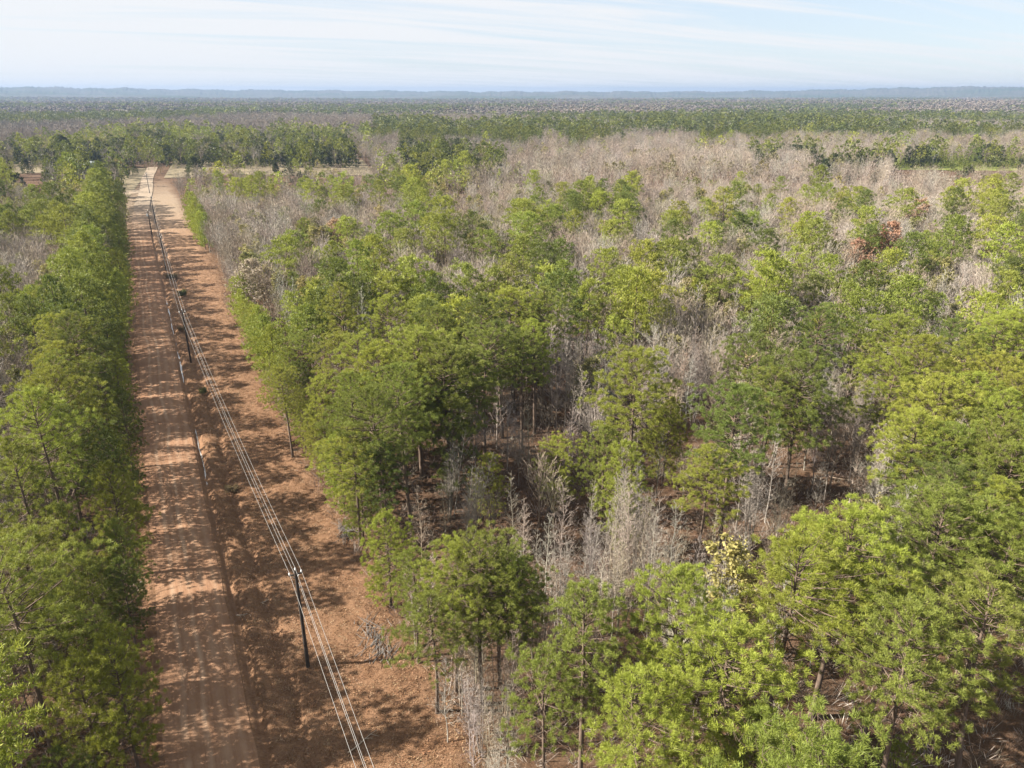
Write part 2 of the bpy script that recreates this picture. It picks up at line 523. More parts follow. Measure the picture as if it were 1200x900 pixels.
def pine(seed, H, cb, rad, nb, tips_k, blades, L, W, pk=0.36, lop=0.0, limbs=True, flat=1.0, dead=6):
    """trunk + limbs, and needles. cb: height where the crown starts"""
    rg = np.random.default_rng(seed)
    T, Cn = MB(), MB()
    bend = rg.normal(size=2) * 0.25
    def axis_pt(z):
        t = z / H
        return np.array([bend[0] * math.sin(t * 3.0) + 0.3 * bend[1] * t, bend[1] * math.sin(t * 2.2), z])
    zs = np.linspace(0, H * 0.985, 12)
    r0 = 0.009 * H + 0.02
    T.tube([axis_pt(z) - (0, 0, 0.35 if z == 0 else 0) for z in zs], r0 * (1 - zs / H) ** 0.8 + 0.02 + 0.35 * r0 * np.exp(-zs / 0.5), 7 if limbs else 4)
    la = rg.uniform(0, 6.28)
    tipC, tipD = [], []
    for i in range(nb):
        t = (i + rg.uniform(0, 1)) / nb
        z = cb + (H - cb) * t ** 0.92
        a = i * 2.399 + rg.uniform(-0.4, 0.4)
        s = math.sin(PI * min(1, (pk * 0.55 + (1 - pk * 0.55) * t))) ** 0.75
        ln = rad * max(0.12, s) * rg.uniform(0.62, 1.12) * (1 + lop * math.cos(a - la))
        el = R(-6 + 62 * t ** 1.5 + rg.uniform(-8, 10)) * flat
        p0 = axis_pt(z - 0.25)
        h = np.array([math.cos(a), math.sin(a), 0])
        k = np.linspace(0, 1, 4)
        pts = p0 + np.outer(k * ln * math.cos(el), h)
        pts[:, 2] += ln * (math.sin(el) * k + 0.16 * k ** 2)
        if limbs:
            T.tube(pts, np.linspace(0.012 * ln + 0.022, 0.012, 4), 3)
        n = max(3, int(tips_k * ln * 1.1 + 0.5))
        side = np.array([-h[1], h[0], 0])
        cush = [(1.0, 0.46)] + ([(0.74, 0.32)] if ln > 1.0 else []) + ([(0.48, 0.22)] if ln > 2.0 else [])
        for q, share in cush:
            base = p0 + h * (ln * math.cos(el) * q)
            base[2] += ln * (math.sin(el) * q + 0.16 * q * q)
            base = base + side * rg.uniform(-1, 1) * 0.26 * ln * (1.25 - q)
            rc = (0.40 + 0.13 * ln) * rg.uniform(0.8, 1.25)
            if limbs and q < 1:
                T.tube([p0 + (base - p0) * 0.45, base], [0.018, 0.01], 3)
            for m_ in range(max(2, int(n * share + 0.5))):
                off = unit(rg.normal(size=3))
                off[2] = abs(off[2]) * 0.75 - 0.12
                tip = base + off * rc * rg.uniform(0.65, 1.1)
                if limbs and m_ < 3:
                    T.tube([base, tip], [0.012, 0.007], 3)
                tipC.append(tip)
                tipD.append(unit(off + 0.35 * h + np.array([0, 0, 0.45])))
    tipC.append(axis_pt(H))
    tipD.append(np.array([0, 0, 1.0]))
    sprays(Cn, tipC, tipD, blades, L, W, rg)
    if limbs:
        for i in range(dead):   # dead stubs below the crown
            z = cb * rg.uniform(0.45, 1.0)
            a = rg.uniform(0, 6.28)
            ln = rg.uniform(0.5, 1.8)
            p0 = axis_pt(z)
            e = p0 + np.array([math.cos(a), math.sin(a), rg.uniform(-0.2, 0.25)]) * ln
            T.tube([p0, (p0 + e) / 2 + (0, 0, 0.06), e], [0.035, 0.025, 0.01], 3)
    return T, Cn


def bare(seed, H, stems, nb, n2, n3, spread, tw, b0=0.22, ang=34, leaves=0, leafL=0.16, leafW=0.12, crook=0.05):
    """grey winter hardwood: trunk + main limbs, and twigs (+ optional small leaves)"""
    rg = np.random.default_rng(seed)
    T, Cn = MB(), MB()
    LC, TW = [], []
    for sidx in range(stems):
        az0 = rg.uniform(0, 6.28)
        lean = (0.0 if stems == 1 else rg.uniform(0.05, 0.16)) + rg.uniform(0, 0.025)
        hh = H * (1 if sidx == 0 else rg.uniform(0.72, 0.97))
        base = np.array([math.cos(az0), math.sin(az0), 0]) * (0 if stems == 1 else rg.uniform(0.1, 0.9))
        k = np.linspace(0, 1, 9)
        off = np.cumsum(rg.normal(size=(9, 2)) * crook * hh * 0.06, 0)
        path = np.stack([base[0] + math.cos(az0) * lean * hh * k + off[:, 0], base[1] + math.sin(az0) * lean * hh * k + off[:, 1], hh * k - 0.3 * (k == 0)], 1)
        r0 = 0.0052 * hh + 0.01
        rad = r0 * (1 - k) ** 0.9 + 0.008
        T.tube(path, rad, 5)
        for i in range(nb):
            t = b0 + (0.97 - b0) * ((i + rg.uniform(0, 1)) / nb)
            p0 = np.array([np.interp(t, k, path[:, c]) for c in range(3)])
            a = i * 2.399 + rg.uniform(-0.5, 0.5)
            ln = hh * spread * (1.05 - t) ** 0.7 * rg.uniform(0.6, 1.15)
            el = R(90 - ang - 16 * t + rg.uniform(-10, 10))
            d = np.array([math.cos(a) * math.cos(el), math.sin(a) * math.cos(el), math.sin(el)])
            p1 = p0 + d * ln * 0.5
            d2 = unit(d + np.array([0, 0, 0.35]) + rg.normal(size=3) * 0.12)
            p2 = p1 + d2 * ln * 0.5
            T.tube([p0, p1, p2], [0.35 * np.interp(t, k, rad) + tw * 0.6, tw * 0.85, tw * 0.45], 3)
            for j in range(n2):
                q = rg.uniform(0.2, 1.0)
                b = p0 + (p1 - p0) * min(1, q * 2) + (p2 - p1) * max(0, q * 2 - 1)
                dd = unit(d2 + rg.normal(size=3) * 0.5 + (0, 0, 0.25))
                l2 = ln * rg.uniform(0.22, 0.5)
                e = b + dd * l2
                TW.append((b, dd, l2, tw * 1.1))
                LC.append(e)
                for m in range(n3):
                    q3 = rg.uniform(0.25, 1)
                    b3 = b + dd * l2 * q3
                    d3 = unit(dd + rg.normal(size=3) * 0.55 + (0, 0, 0.3))
                    e3 = b3 + d3 * l2 * rg.uniform(0.3, 0.6)
                    TW.append((b3, d3, np.linalg.norm(e3 - b3), tw * 0.8))
                    LC.append(e3)
    Cn.blades(np.array([q[0] for q in TW]), np.array([q[1] for q in TW]), np.array([q[2] for q in TW]), np.array([q[3] for q in TW]), rg=rg)
    Lf = None
    if leaves:
        Lf = MB()
        LC = np.array(LC)
        sel = LC[rg.uniform(size=len(LC)) < leaves]
        n = 6
        C = np.repeat(sel, n, 0)
        Lf.blades(C + rg.normal(size=C.shape) * 0.16, rg.normal(size=C.shape), leafL * rg.uniform(0.6, 1.2, len(C)), leafW * rg.uniform(0.7, 1.2, len(C)), rg=rg)
    return T, Cn, Lf


def puff(seed, H, cb, rad, n, q, L, W, pk=0.36, cone=False, trunk=0.0):
    """distant crown: leaf clumps spread over a dome's outer volume"""
    rg = np.random.default_rng(seed)
    m = MB()
    t = rg.uniform(0, 1, n) ** 0.8
    a = rg.uniform(0, 2 * PI, n)
    lob = 1 + 0.22 * np.sin(3 * a + seed) + 0.15 * np.sin(5 * a + 2 * seed + 6 * t)
    s = (1 - t) ** 0.8 if cone else np.sin(PI * np.clip(pk * 0.55 + (1 - pk * 0.55) * t, 0, 1)) ** 0.7
    r = rad * s * lob * np.sqrt(rg.uniform(0.35, 1, n))
    z = cb + (H - cb) * t
    C = np.stack([r * np.cos(a), r * np.sin(a), z], 1)
    D = np.stack([np.cos(a), np.sin(a), 0.8 + 0 * a], 1)
    sprays(m, C, D, q, L, W, rg, 0.35)
    if trunk:
        m.tube([(0, 0, -0.3), (0, 0, cb + 1)], [trunk, trunk * 0.7], 3)
    return m.arrays()


def broom(seed, H, limbs, per, rad, W, tl, b0=0.3):
    """distant leafless crown: limbs fanning up to a dome of fine twigs"""
    rg = np.random.default_rng(seed)
    m = MB()
    m.tube([(0, 0, -0.3), (0, 0, H * 0.6)], [0.11, 0.05], 3)
    tips, dirs = [], []
    for i in range(limbs):
        a = i * 2.399 + rg.uniform(-0.4, 0.4)
        q = math.sqrt((i + 0.5) / limbs)
        r = rad * q * rg.uniform(0.7, 1.05)
        top = H * (0.62 + 0.36 * math.sqrt(max(0.02, 1 - q * q * 0.9))) * rg.uniform(0.93, 1.03)
        p0 = np.array([0, 0, H * rg.uniform(b0, 0.55)])
        p2 = np.array([math.cos(a) * r, math.sin(a) * r, top])
        p1 = (p0 + p2) / 2 + np.array([math.cos(a), math.sin(a), -0.5]) * r * 0.15
        m.tube([p0, p1, p2], [0.055, 0.04, 0.015], 3)
        k = rg.uniform(0.3, 1.0, per)[:, None]
        P = np.where(k < 0.5, p0 + (p1 - p0) * k * 2, p1 + (p2 - p1) * (k * 2 - 1))
        tips.append(P + rg.normal(size=P.shape) * 0.12 * rad * np.array([1, 1, 0.5]))
        d = np.array([math.cos(a) * 0.55, math.sin(a) * 0.55, 1.0]) + rg.normal(size=(per, 3)) * 0.45
        dirs.append(d)
    C, D = np.vstack(tips), np.vstack(dirs)
    m.blades(C, D, tl * rg.uniform(0.5, 1.3, len(C)), W, rg=rg)
    return m.arrays()


# near prototypes: (shape words, trunk mesh, crown mesh, true height, crown radius)
def proto_pine(words, H, rad, *a, **k):
    T, C = pine(*a, **k)
    return dict(words=words, H=H, rad=rad, trunk=T.mesh('pine_trunk', M_bark), crown=C.mesh('pine_crown', M_leaf))


TALL = [
    proto_pine('broad domed', 21.0, 4.0, 1, 21.0, 11.0, 4.0, 64, 3.3, 74, 0.31, 0.026, pk=0.40),
    proto_pine('narrow pointed', 21.5, 3.3, 2, 21.5, 10.0, 3.3, 66, 3.4, 74, 0.30, 0.026, pk=0.22),
    proto_pine('lopsided', 20.0, 3.9, 3, 20.0, 11.0, 3.8, 58, 3.3, 74, 0.31, 0.026, pk=0.42, lop=0.34),
    proto_pine('open gappy', 21.0, 3.7, 4, 21.0, 11.5, 3.9, 38, 3.2, 74, 0.32, 0.026, pk=0.38, dead=14),
    proto_pine('full round', 19.0, 4.4, 5, 19.0, 8.0, 4.5, 84, 3.3, 74, 0.31, 0.026, pk=0.46),
]
YOUNG = [
    proto_pine('bushy', 13.5, 3.4, 11, 13.5, 1.8, 3.4, 84, 3.5, 66, 0.30, 0.026, pk=0.45, dead=2),
    proto_pine('slim tapering', 14.0, 2.8, 12, 14.0, 2.2, 2.9, 82, 3.6, 66, 0.29, 0.026, pk=0.25, dead=2),
    proto_pine('ragged', 12.0, 3.2, 13, 12.0, 2.5, 3.3, 56, 3.6, 66, 0.30, 0.026, pk=0.42, lop=0.25, dead=4),
]
TALL_M = [
    proto_pine('broad domed', 21.0, 4.0, 21, 21.0, 11.0, 4.1, 44, 2.3, 17, 0.6, 0.11, pk=0.40, limbs=False),
    proto_pine('narrow pointed', 21.5, 3.3, 22, 21.5, 10.0, 3.4, 46, 2.3, 17, 0.58, 0.11, pk=0.22, limbs=False),
    proto_pine('lopsided', 20.0, 3.9, 23, 20.0, 11.0, 3.9, 42, 2.3, 17, 0.6, 0.11, pk=0.42, lop=0.34, limbs=False),
    proto_pine('open gappy', 21.0, 3.7, 24, 21.0, 12.0, 3.8, 28, 2.3, 17, 0.6, 0.11, pk=0.38, limbs=False),
    proto_pine('full round', 19.0, 4.4, 25, 19.0, 8.0, 4.5, 54, 2.2, 17, 0.6, 0.11, pk=0.46, limbs=False),
]
YOUNG_M = [
    proto_pine('bushy', 13.5, 3.4, 31, 13.5, 1.6, 3.4, 54, 1.9, 15, 0.55, 0.11, pk=0.45, limbs=False),
    proto_pine('slim tapering', 14.0, 2.8, 32, 14.0, 2.0, 2.9, 52, 1.9, 15, 0.55, 0.11, pk=0.25, limbs=False),
    proto_pine('ragged', 12.0, 3.2, 33, 12.0, 2.2, 3.3, 40, 1.9, 15, 0.55, 0.11, pk=0.42, lop=0.25, limbs=False),
]


def proto_bare(words, H, rad, *a, leaf_name='crown', **k):
    T, C, Lf = bare(*a, **k)
    d = dict(words=words, H=H, rad=rad, trunk=T.mesh('bare_trunk', M_twig), crown=C.mesh('twigs', M_twig))
    if Lf:
        d['leaves'] = Lf.mesh('leaf_clusters', M_leaf)
    return d


BARE = [
    proto_bare('straight slender', 14.5, 1.9, 41, 14.5, 1, 50, 10, 4, 0.21, 0.02, ang=40, crook=0.12),
    proto_bare('many-stemmed', 14.0, 3.0, 42, 14.0, 6, 28, 8, 4, 0.22, 0.02, ang=36),
    proto_bare('wide spreading', 13.0, 4.0, 43, 13.0, 1, 34, 13, 6, 0.38, 0.026, b0=0.18, ang=50),
    proto_bare('forked', 13.5, 2.6, 44, 13.5, 3, 36, 9, 4, 0.23, 0.02, ang=40, crook=0.12),
    proto_bare('thin wispy', 12.0, 1.5, 45, 12.0, 1, 40, 9, 4, 0.18, 0.018, ang=44, crook=0.12),
]
BARE_M = [
    proto_bare('straight slender', 14.5, 1.9, 51, 14.5, 1, 40, 6, 3, 0.22, 0.04, ang=34),
    proto_bare('many-stemmed', 14.0, 3.0, 52, 14.0, 5, 18, 6, 3, 0.21, 0.038, ang=32),
    proto_bare('wide spreading', 13.0, 4.0, 53, 13.0, 1, 34, 9, 5, 0.38, 0.045, b0=0.18, ang=48),
    proto_bare('forked', 13.5, 2.6, 54, 13.5, 2, 26, 6, 3, 0.26, 0.04, ang=36),
    proto_bare('thin wispy', 12.0, 1.5, 55, 12.0, 1, 28, 5, 3, 0.19, 0.036, ang=40),
]
BUD = [
    proto_bare('rounded', 13.0, 3.6, 61, 13.0, 1, 26, 8, 3, 0.36, 0.045, b0=0.2, ang=46, leaves=0.6, leafL=0.34, leafW=0.2),
    proto_bare('upright', 14.0, 2.6, 62, 14.0, 2, 20, 5, 3, 0.26, 0.045, ang=36, leaves=0.6, leafL=0.34, leafW=0.2),
]
OAK = [
    proto_bare('spreading', 12.5, 4.4, 71, 12.5, 1, 34, 9, 3, 0.40, 0.05, b0=0.2, ang=50, leaves=0.6, leafL=0.30, leafW=0.2),
]
# dense evergreen (cedar / magnolia) for the farm yards
EVER = []
for sd, H, rad, wd in ((81, 15.0, 6.0, 'rounded'), (82, 13.0, 3.2, 'conical')):
    V_, Q_ = puff(sd, H, 0.8, rad, 420, 11, 0.85, 0.34, pk=0.6 if rad > 5 else 0.3)
    tm = MB()
    tm.tube([(0, 0, -0.3), (0, 0, H * 0.5)], [0.35, 0.15], 6)
    EVER.append(dict(words=wd, H=H, rad=rad, trunk=tm.mesh('evergreen_trunk', M_bark), crown=mesh_from('evergreen_crown', V_, Q_, M_leaf)))

# ------------------------------------------------------------------ where things grow
GRID = [   # photo row: (right end, kind of cover)
    (112, [(1200, 'g')]),
    (119, [(1200, 'g')]),
    (126, [(260, 'd'), (620, 'g'), (1200, 'g')]),
    (133, [(200, 'd'), (520, 'g'), (700, 'g'), (880, 'Y'), (1200, 'Y')]),
    (142, [(90, 'd'), (250, 'g'), (430, 'g'), (1200, 'Y')]),
    (152, [(100, 'g'), (170, 'o'), (420, 'M'), (740, 'Y'), (1200, 'Y')]),
    (160, [(40, 'g'), (150, 'o'), (400, 'D'), (470, 'g'), (640, 'Y'), (820, 'b'), (1040, 'b'), (1200, 'b')]),
    (170, [(100, 'D'), (400, 'D'), (470, 'b'), (560, 'D'), (640, 'b'), (900, 'B'), (1200, 'b')]),
    (178, [(20, 'g'), (160, 'D'), (230, 'D'), (400, 'D'), (480, 'b'), (580, 'D'), (880, 'B'), (1000, 'D'), (1200, 'D')]),
    (190, [(14, 'D'), (50, '.'), (96, 'D'), (116, '.'), (150, 'D'), (430, '.'), (480, 'b'), (580, 'D'), (1050, 'B'), (1200, '.')]),
    (197, [(14, 'D'), (50, '.'), (96, 'D'), (116, '.'), (150, 'D'), (200, '.'), (330, 'm'), (440, 'b'), (550, 'M'), (620, 'b'), (1200, 'B')]),
    (203, [(140, 'M'), (196, '.'), (330, 'm'), (440, 'b'), (550, 'M'), (620, 'b'), (1200, 'B')]),
    (218, [(140, 'o'), (190, '.'), (240, 'P'), (330, 'b'), (470, 'm'), (560, 'M'), (610, 'b'), (750, 'm'), (950, 'b'), (1000, 'm'), (1200, 'B')]),
    (235, [(145, 'o'), (195, '.'), (240, 'M'), (330, 'b'), (480, 'm'), (580, 'o'), (740, 'M'), (950, 'm'), (1050, 'm'), (1200, 'M')]),
    (255, [(60, 'P'), (150, 'm'), (225, '.'), (320, 'b'), (420, 'o'), (600, 'm'), (680, 'M'), (920, 'm'), (1000, 'b'), (1110, 'M'), (1200, 'm')]),
    (278, [(85, 'b'), (150, 'M'), (235, '.'), (290, 'b'), (330, 'o'), (470, 'M'), (600, 'm'), (760, 'm'), (830, 'm'), (930, 'b'), (1010, 'm'), (1100, 'Q'), (1200, 'm')]),
    (302, [(75, 'b'), (155, 'M'), (240, '.'), (290, 'b'), (330, 'm'), (440, 'P'), (580, 'b'), (660, 'm'), (760, 'M'), (860, 'o'), (960, 'b'), (1090, 'Q'), (1200, 'm')]),
    (330, [(60, 'm'), (155, 'M'), (250, '.'), (320, 'b'), (520, 'Q'), (640, 'M'), (780, 'P'), (860, 'b'), (980, 'Q'), (1070, 'M'), (1160, 'b'), (1200, 'Q')]),
    (362, [(20, 'm'), (155, 'P'), (260, '.'), (640, 'Q'), (690, 'b'), (760, 'M'), (850, 'B'), (980, 'Q'), (1060, 'Q'), (1150, 'b'), (1200, 'Q')]),
    (402, [(50, 'b'), (160, 'P'), (285, '.'), (640, 'P'), (700, 'b'), (740, 'n'), (860, 'B'), (970, 'Q'), (1010, 'b'), (1200, 'Q')]),
    (450, [(40, 'b'), (165, 'P'), (300, '.'), (570, 'P'), (640, 'n'), (700, 'b'), (850, 'n'), (1000, 'Q'), (1200, 'Q')]),
    (505, [(50, 'm'), (170, 'P'), (320, '.'), (470, 'P'), (680, 'n'), (800, 'n'), (930, 'P'), (1010, 'n'), (1060, 'b'), (1200, 'Q')]),
    (560, [(70, 'n'), (185, 'P'), (345, '.'), (460, 'P'), (600, 'n'), (680, 'n'), (800, 'n'), (930, 'n'), (1010, 'n'), (1090, 'b'), (1200, 'Q')]),
    (620, [(60, 'b'), (205, 'P'), (400, '.'), (480, 'R'), (600, 'n'), (800, 'n'), (890, 'b'), (1080, 'R'), (1200, 'R')]),
    (690, [(50, 'b'), (215, 'P'), (450, '.'), (610, 'R'), (660, 'n'), (1200, 'R')]),
    (760, [(215, 'P'), (480, '.'), (600, 'R'), (910, 'R'), (980, 'n'), (1200, 'R')]),
    (830, [(210, 'P'), (530, '.'), (590, 'n'), (900, 'R'), (980, 'n'), (1200, 'R')]),
    (900, [(210, 'P'), (560, '.'), (600, 'n'), (1200, 'R')]),
]
GY = np.array([g[0] for g in GRID])
GXE = np.arange(0, 1200, 10) + 5
GC = np.array([[next((c for e, c in row if x < e), row[-1][1]) for x in GXE] for _, row in GRID])
# probabilities: pine, young pine, bare, budding, evergreen
MIX = {
    'R': (0.10, 0.05, 0.34, 0.04, 0.0), 'Q': (0.35, 0.04, 0.52, 0.09, 0.0), 'P': (0.48, 0.05, 0.40, 0.07, 0.0), 'M': (0.24, 0.05, 0.56, 0.15, 0.0), 'm': (0.125, 0.04, 0.70, 0.135, 0.0),
    'b': (0.02, 0.015, 0.85, 0.115, 0.0), 'B': (0.0, 0.0, 0.97, 0.03, 0.0), 'o': (0.12, 0.10, 0.33, 0.45, 0.0),
    'Y': (0.30, 0.62, 0.06, 0.02, 0.0), 'D': (0.12, 0.0, 0.30, 0.10, 0.48), 'd': (0.14, 0.0, 0.56, 0.12, 0.18),
    'g': (0.06, 0.0, 0.80, 0.09, 0.05), 'n': (0.0, 0.03, 0.26, 0.0, 0.0), '.': (0, 0, 0, 0, 0),
}


def cover(px, py):
    """kind of cover at a canopy point (with ragged borders)"""
    w = wob(px, py * 2, 30, 1)
    w2 = wob(px, py * 2, 21, 10)
    ix = np.clip(((px + 14 * w) / 10).astype(int), 0, 119)
    py = py + w2 * np.clip((py - 105) * 0.14, 1.2, 14)
    iy = np.abs(GY[None] - py[:, None]).argmin(1)
    return GC[iy, ix]


def hides_field(x, y, H):
    z = float(ground_z(x, y))
    for q in (0.55, 0.8, 1.0):
        px, py, dd = proj(x, y, z + H * q)
        if py < 232 and 0 < px < 1200:
            for dx in (-5, 5):
                if GC[int(np.abs(GY - py).argmin()), int(min(119, max(0, (px + dx) / 10)))] == '.':
                    return True
    return False


HEIGHT = np.array([20.5, 13.0, 13.5, 13.0, 13.0])
TREES = []     # kind index, x, y, scale, prototype, hand label or None
_cell = {}


def near_ok(x, y, rmin):
    i, j = int(x // 4), int(y // 4)
    for a in range(i - 2, i + 3):
        for b in range(j - 2, j + 3):
            for (qx, qy, qr) in _cell.get((a, b), ()):
                if (qx - x) ** 2 + (qy - y) ** 2 < (rmin + qr) ** 2:
                    return False
    return True


def put(kind, x, y, s, proto, label=None, r=None, force=False):
    r = r if r is not None else (2.65, 1.6, 1.0, 1.5, 2.4)[kind] * s
    if not force and not near_ok(x, y, r):
        return False
    _cell.setdefault((int(x // 4), int(y // 4)), []).append((x, y, r))
    TREES.append([kind, x, y, s, proto, label])
    return True


def hand(kind, px, py, H, proto, label=None, r=None):
    """a tree whose top the photo shows at (px, py) and that is H metres tall"""
    hh = (TALL, YOUNG, BARE, BUD, EVER)[kind][proto]['H'] if kind < 5 else OAK[0]['H']
    x, y = at(px, py, H)
    z = float(ground_z(x, y))
    x, y = at(px, py, H + z)
    put(kind, x, y, H / hh, proto, label, r if r is not None else 1.2, True)


# --- trees one can single out in the photograph
L = 'label'
hand(0, 750, 418, 20, 4, 'lone round-crowned pine standing in the brown open woods', 2.6)
hand(0, 1000, 596, 21, 0, 'tall foreground pine with broad bright crown and thick pale leaning trunk')
hand(0, 925, 645, 20, 2, 'lopsided bright pine touching the tall foreground pine on its left side')
hand(0, 800, 688, 19, 0, 'broad bright pine directly in front of the silvery bare thicket')
hand(0, 858, 735, 18, 4, 'round full pine between the broad bright pine and the tall foreground pine')
hand(0, 1090, 722, 19.5, 0, 'wide flat-lit pine in the lower right corner of the woods')
hand(0, 690, 702, 18, 1, 'narrow pointed pine beside the white saplings at the clearing corner')
hand(0, 640, 775, 15, 3, 'open gappy pine rising over the white saplings')
hand(0, 735, 790, 17, 2, 'low lopsided pine at the bottom edge below the broad bright pine')
hand(0, 560, 634, 17, 3, 'open sparse pine at the clearing edge with brown ground showing through')
hand(0, 505, 690, 13, 2, 'small lopsided pine leaning over the grey brush heap')
hand(0, 600, 668, 14, 1, 'thin pointed pine just behind the open sparse pine at the clearing edge')
hand(1, 450, 604, 11, 0, 'bushy young pine with branches near the ground at the clearing edge')
hand(0, 1130, 590, 20, 4, 'full round pine at the right behind the wide flat-lit pine')
hand(0, 1185, 612, 19, 0, 'broad pine cut by the right border above the wide flat-lit pine')
hand(0, 1060, 655, 18, 3, 'gappy pine between the tall foreground pine and the wide flat-lit pine')
hand(0, 1195, 700, 19, 2, 'lopsided pine at the right border beside the wide flat-lit pine')
hand(0, 865, 463, 20, 0, 'broad bright pine with dark bare stems beneath, in front of the trunk gap')
hand(0, 945, 424, 20, 4, 'round pine above the gap of tall dark trunks')
hand(0, 905, 440, 18, 3, 'open pine squeezed between two round pines above the trunk gap')
hand(0, 885, 400, 19, 0, 'dark domed pine just behind the pines above the trunk gap')
hand(0, 905, 345, 20, 4, 'largest dark round pine on the rise beyond the trunk gap')
hand(0, 955, 365, 19, 2, 'lopsided dark pine touching the largest dark round pine')
hand(1, 573, 530, 10, 1, 'small slim pine alone in the brown clearing of the woods')
hand(1, 645, 508, 11, 2, 'ragged thin-leaved pine left of the lone round-crowned pine')
hand(0, 718, 372, 16, 3, 'small gappy pine among pale bare trees behind the lone round-crowned pine')
hand(1, 925, 862, 7, 0, 'little bushy pine at the very bottom beneath the thick leaning trunk')
hand(1, 1050, 872, 6, 2, 'little ragged pine at the bottom under the wide flat-lit pine')
hand(1, 790, 880, 8, 1, 'little slim pine at the bottom edge below the low lopsided pine')
for px, py, H, pr in ((528, 645, 15, 0), (482, 640, 13, 1), (585, 640, 15, 4), (448, 352, 20, 0), (486, 392, 21, 4), (512, 362, 20, 1), (556, 350, 21, 0), (603, 338, 21, 4), (612, 392, 18, 3), (432, 410, 20, 2),
                      (470, 428, 21, 0), (524, 402, 21, 4), (566, 386, 20, 2), (405, 440, 18, 1), (442, 462, 20, 0), (410, 505, 15, 2), (448, 520, 15, 1),
                      (628, 372, 19, 1), (395, 310, 20, 0), (372, 345, 18, 4), (395, 392, 17, 0), (350, 392, 15, 2), (330, 432, 14, 0), (372, 440, 15, 1),
                      (655, 326, 20, 0), (575, 318, 19, 1), (510, 318, 19, 2), (455, 318, 19, 4), (1010, 345, 19, 0), (1052, 372, 19, 4), (1086, 402, 20, 0),
                      (1122, 372, 19, 2), (1160, 345, 19, 0), (1190, 362, 20, 4), (1060, 424, 19, 2), (1102, 442, 20, 4), (1150, 438, 19, 0), (1188, 452, 20, 1),
                      (1082, 490, 19, 0), (1124, 500, 19, 4), (1166, 502, 20, 2), (1196, 524, 19, 0), (1112, 548, 19, 0), (1152, 560, 19, 1), (730, 314, 19, 2),
                      (757, 326, 19, 4), (712, 296, 18, 0), (688, 330, 18, 1), (1075, 272, 20, 4), (1040, 302, 20, 0), (1012, 312, 19, 2), (1066, 332, 18, 0),
                      (1160, 258, 19, 4), (1118, 262, 18, 1), (625, 198, 17, 4), (662, 214, 17, 0), (706, 207, 16, 2), (742, 198, 17, 4), (915, 206, 16, 0),
                      (972, 216, 17, 4), (868, 196, 15, 0), (800, 240, 17, 2), (650, 240, 18, 4), (545, 178, 20, 4), (498, 180, 19, 0), (522, 188, 18, 4),
                      (838, 262, 17, 0), (900, 272, 17, 4), (502, 256, 18, 0), (575, 270, 18, 2), (612, 280, 18, 4)):
    hand(0, px, py, H, pr)
hand(2, 658, 560, 15, 0, 'tall straight white tree rising before the dark trunk by the ragged pine', 0.7)
hand(2, 640, 600, 13, 4, 'wispy white tree beside the tall straight white tree', 0.7)
hand(2, 676, 612, 13, 3, 'forked white tree between the white tree pair and the silvery thicket', 0.7)
for i, (px, py, H, pr) in enumerate(((752, 535, 14.5, 1), (725, 560, 13.5, 0), (775, 560, 13.5, 1), (740, 585, 13, 3), (765, 600, 13, 0), (715, 610, 12, 4), (790, 590, 13, 0), (750, 560, 13, 3), (705, 590, 12.5, 1), (735, 620, 12, 1), (768, 632, 12, 4), (780, 615, 12, 3), (722, 640, 11, 0), (795, 640, 10, 4), (758, 575, 14, 0), (738, 552, 14, 0))):
    hand(2, px, py, H, pr, ('silvery bare thicket tree with many stems, tallest of the thicket' if i == 0 else None), 0.6)
for px, py, H, pr in ((800, 612, 11, 4), (822, 622, 11, 0), (838, 598, 12, 4), (850, 640, 10, 4), (700, 700, 9, 4), (705, 640, 12, 0), (660, 630, 12, 1),
                      (538, 752, 8, 4), (556, 740, 9, 0), (562, 782, 9, 1), (575, 735, 9, 4), (548, 800, 8, 4), (570, 820, 9, 0), (612, 690, 8, 4), (580, 770, 8, 3), (545, 700, 11, 0), (560, 690, 11, 3), (590, 720, 11, 1), (520, 770, 9, 0), (604, 740, 12, 0), (575, 850, 9, 1), (595, 800, 10, 0), (555, 830, 8, 4), (535, 720, 10, 4), (500, 640, 11, 0), (480, 660, 10, 4), (590, 600, 12, 3), (610, 640, 13, 0), (625, 660, 12, 1), (650, 680, 11, 3), (665, 665, 12, 0),
                      (1052, 505, 13.5, 2), (1035, 530, 12, 3), (1075, 545, 11, 2), (655, 345, 16, 3), (648, 362, 15, 0),
                      (790, 352, 15, 1), (815, 345, 15, 1), (838, 352, 15, 3), (770, 378, 15, 0), (800, 380, 15, 1), (826, 385, 14, 3), (850, 378, 14, 1),
                      (752, 400, 14, 0), (735, 392, 14, 3), (780, 345, 15, 0), (803, 365, 15, 1), (845, 372, 15, 1), (862, 392, 14, 0), (760, 372, 15, 3), (725, 410, 14, 1), (708, 392, 14, 0), (680, 385, 15, 1), (822, 400, 14, 1), (838, 415, 14, 0), (795, 402, 14, 1), (665, 395, 15, 0), (715, 425, 13, 3), (690, 440, 13, 1), (690, 402, 14, 1), (672, 420, 14, 0), (700, 430, 14, 3), (812, 412, 14, 0), (955, 392, 13, 1),
                      (970, 400, 12, 3), (620, 470, 12, 4), (668, 470, 13, 3), (18, 600, 12, 2), (30, 650, 11, 2), (8, 690, 11, 3), (38, 690, 10, 1), (10, 560, 11, 2),
                      (10, 425, 13, 1), (28, 408, 13, 2), (18, 445, 12, 3), (600, 560, 11, 4), (615, 585, 10, 4), (520, 560, 9, 4), (880, 600, 10, 4), (690, 560, 12, 4)):
    hand(2, px, py, H, pr, None, 0.6)
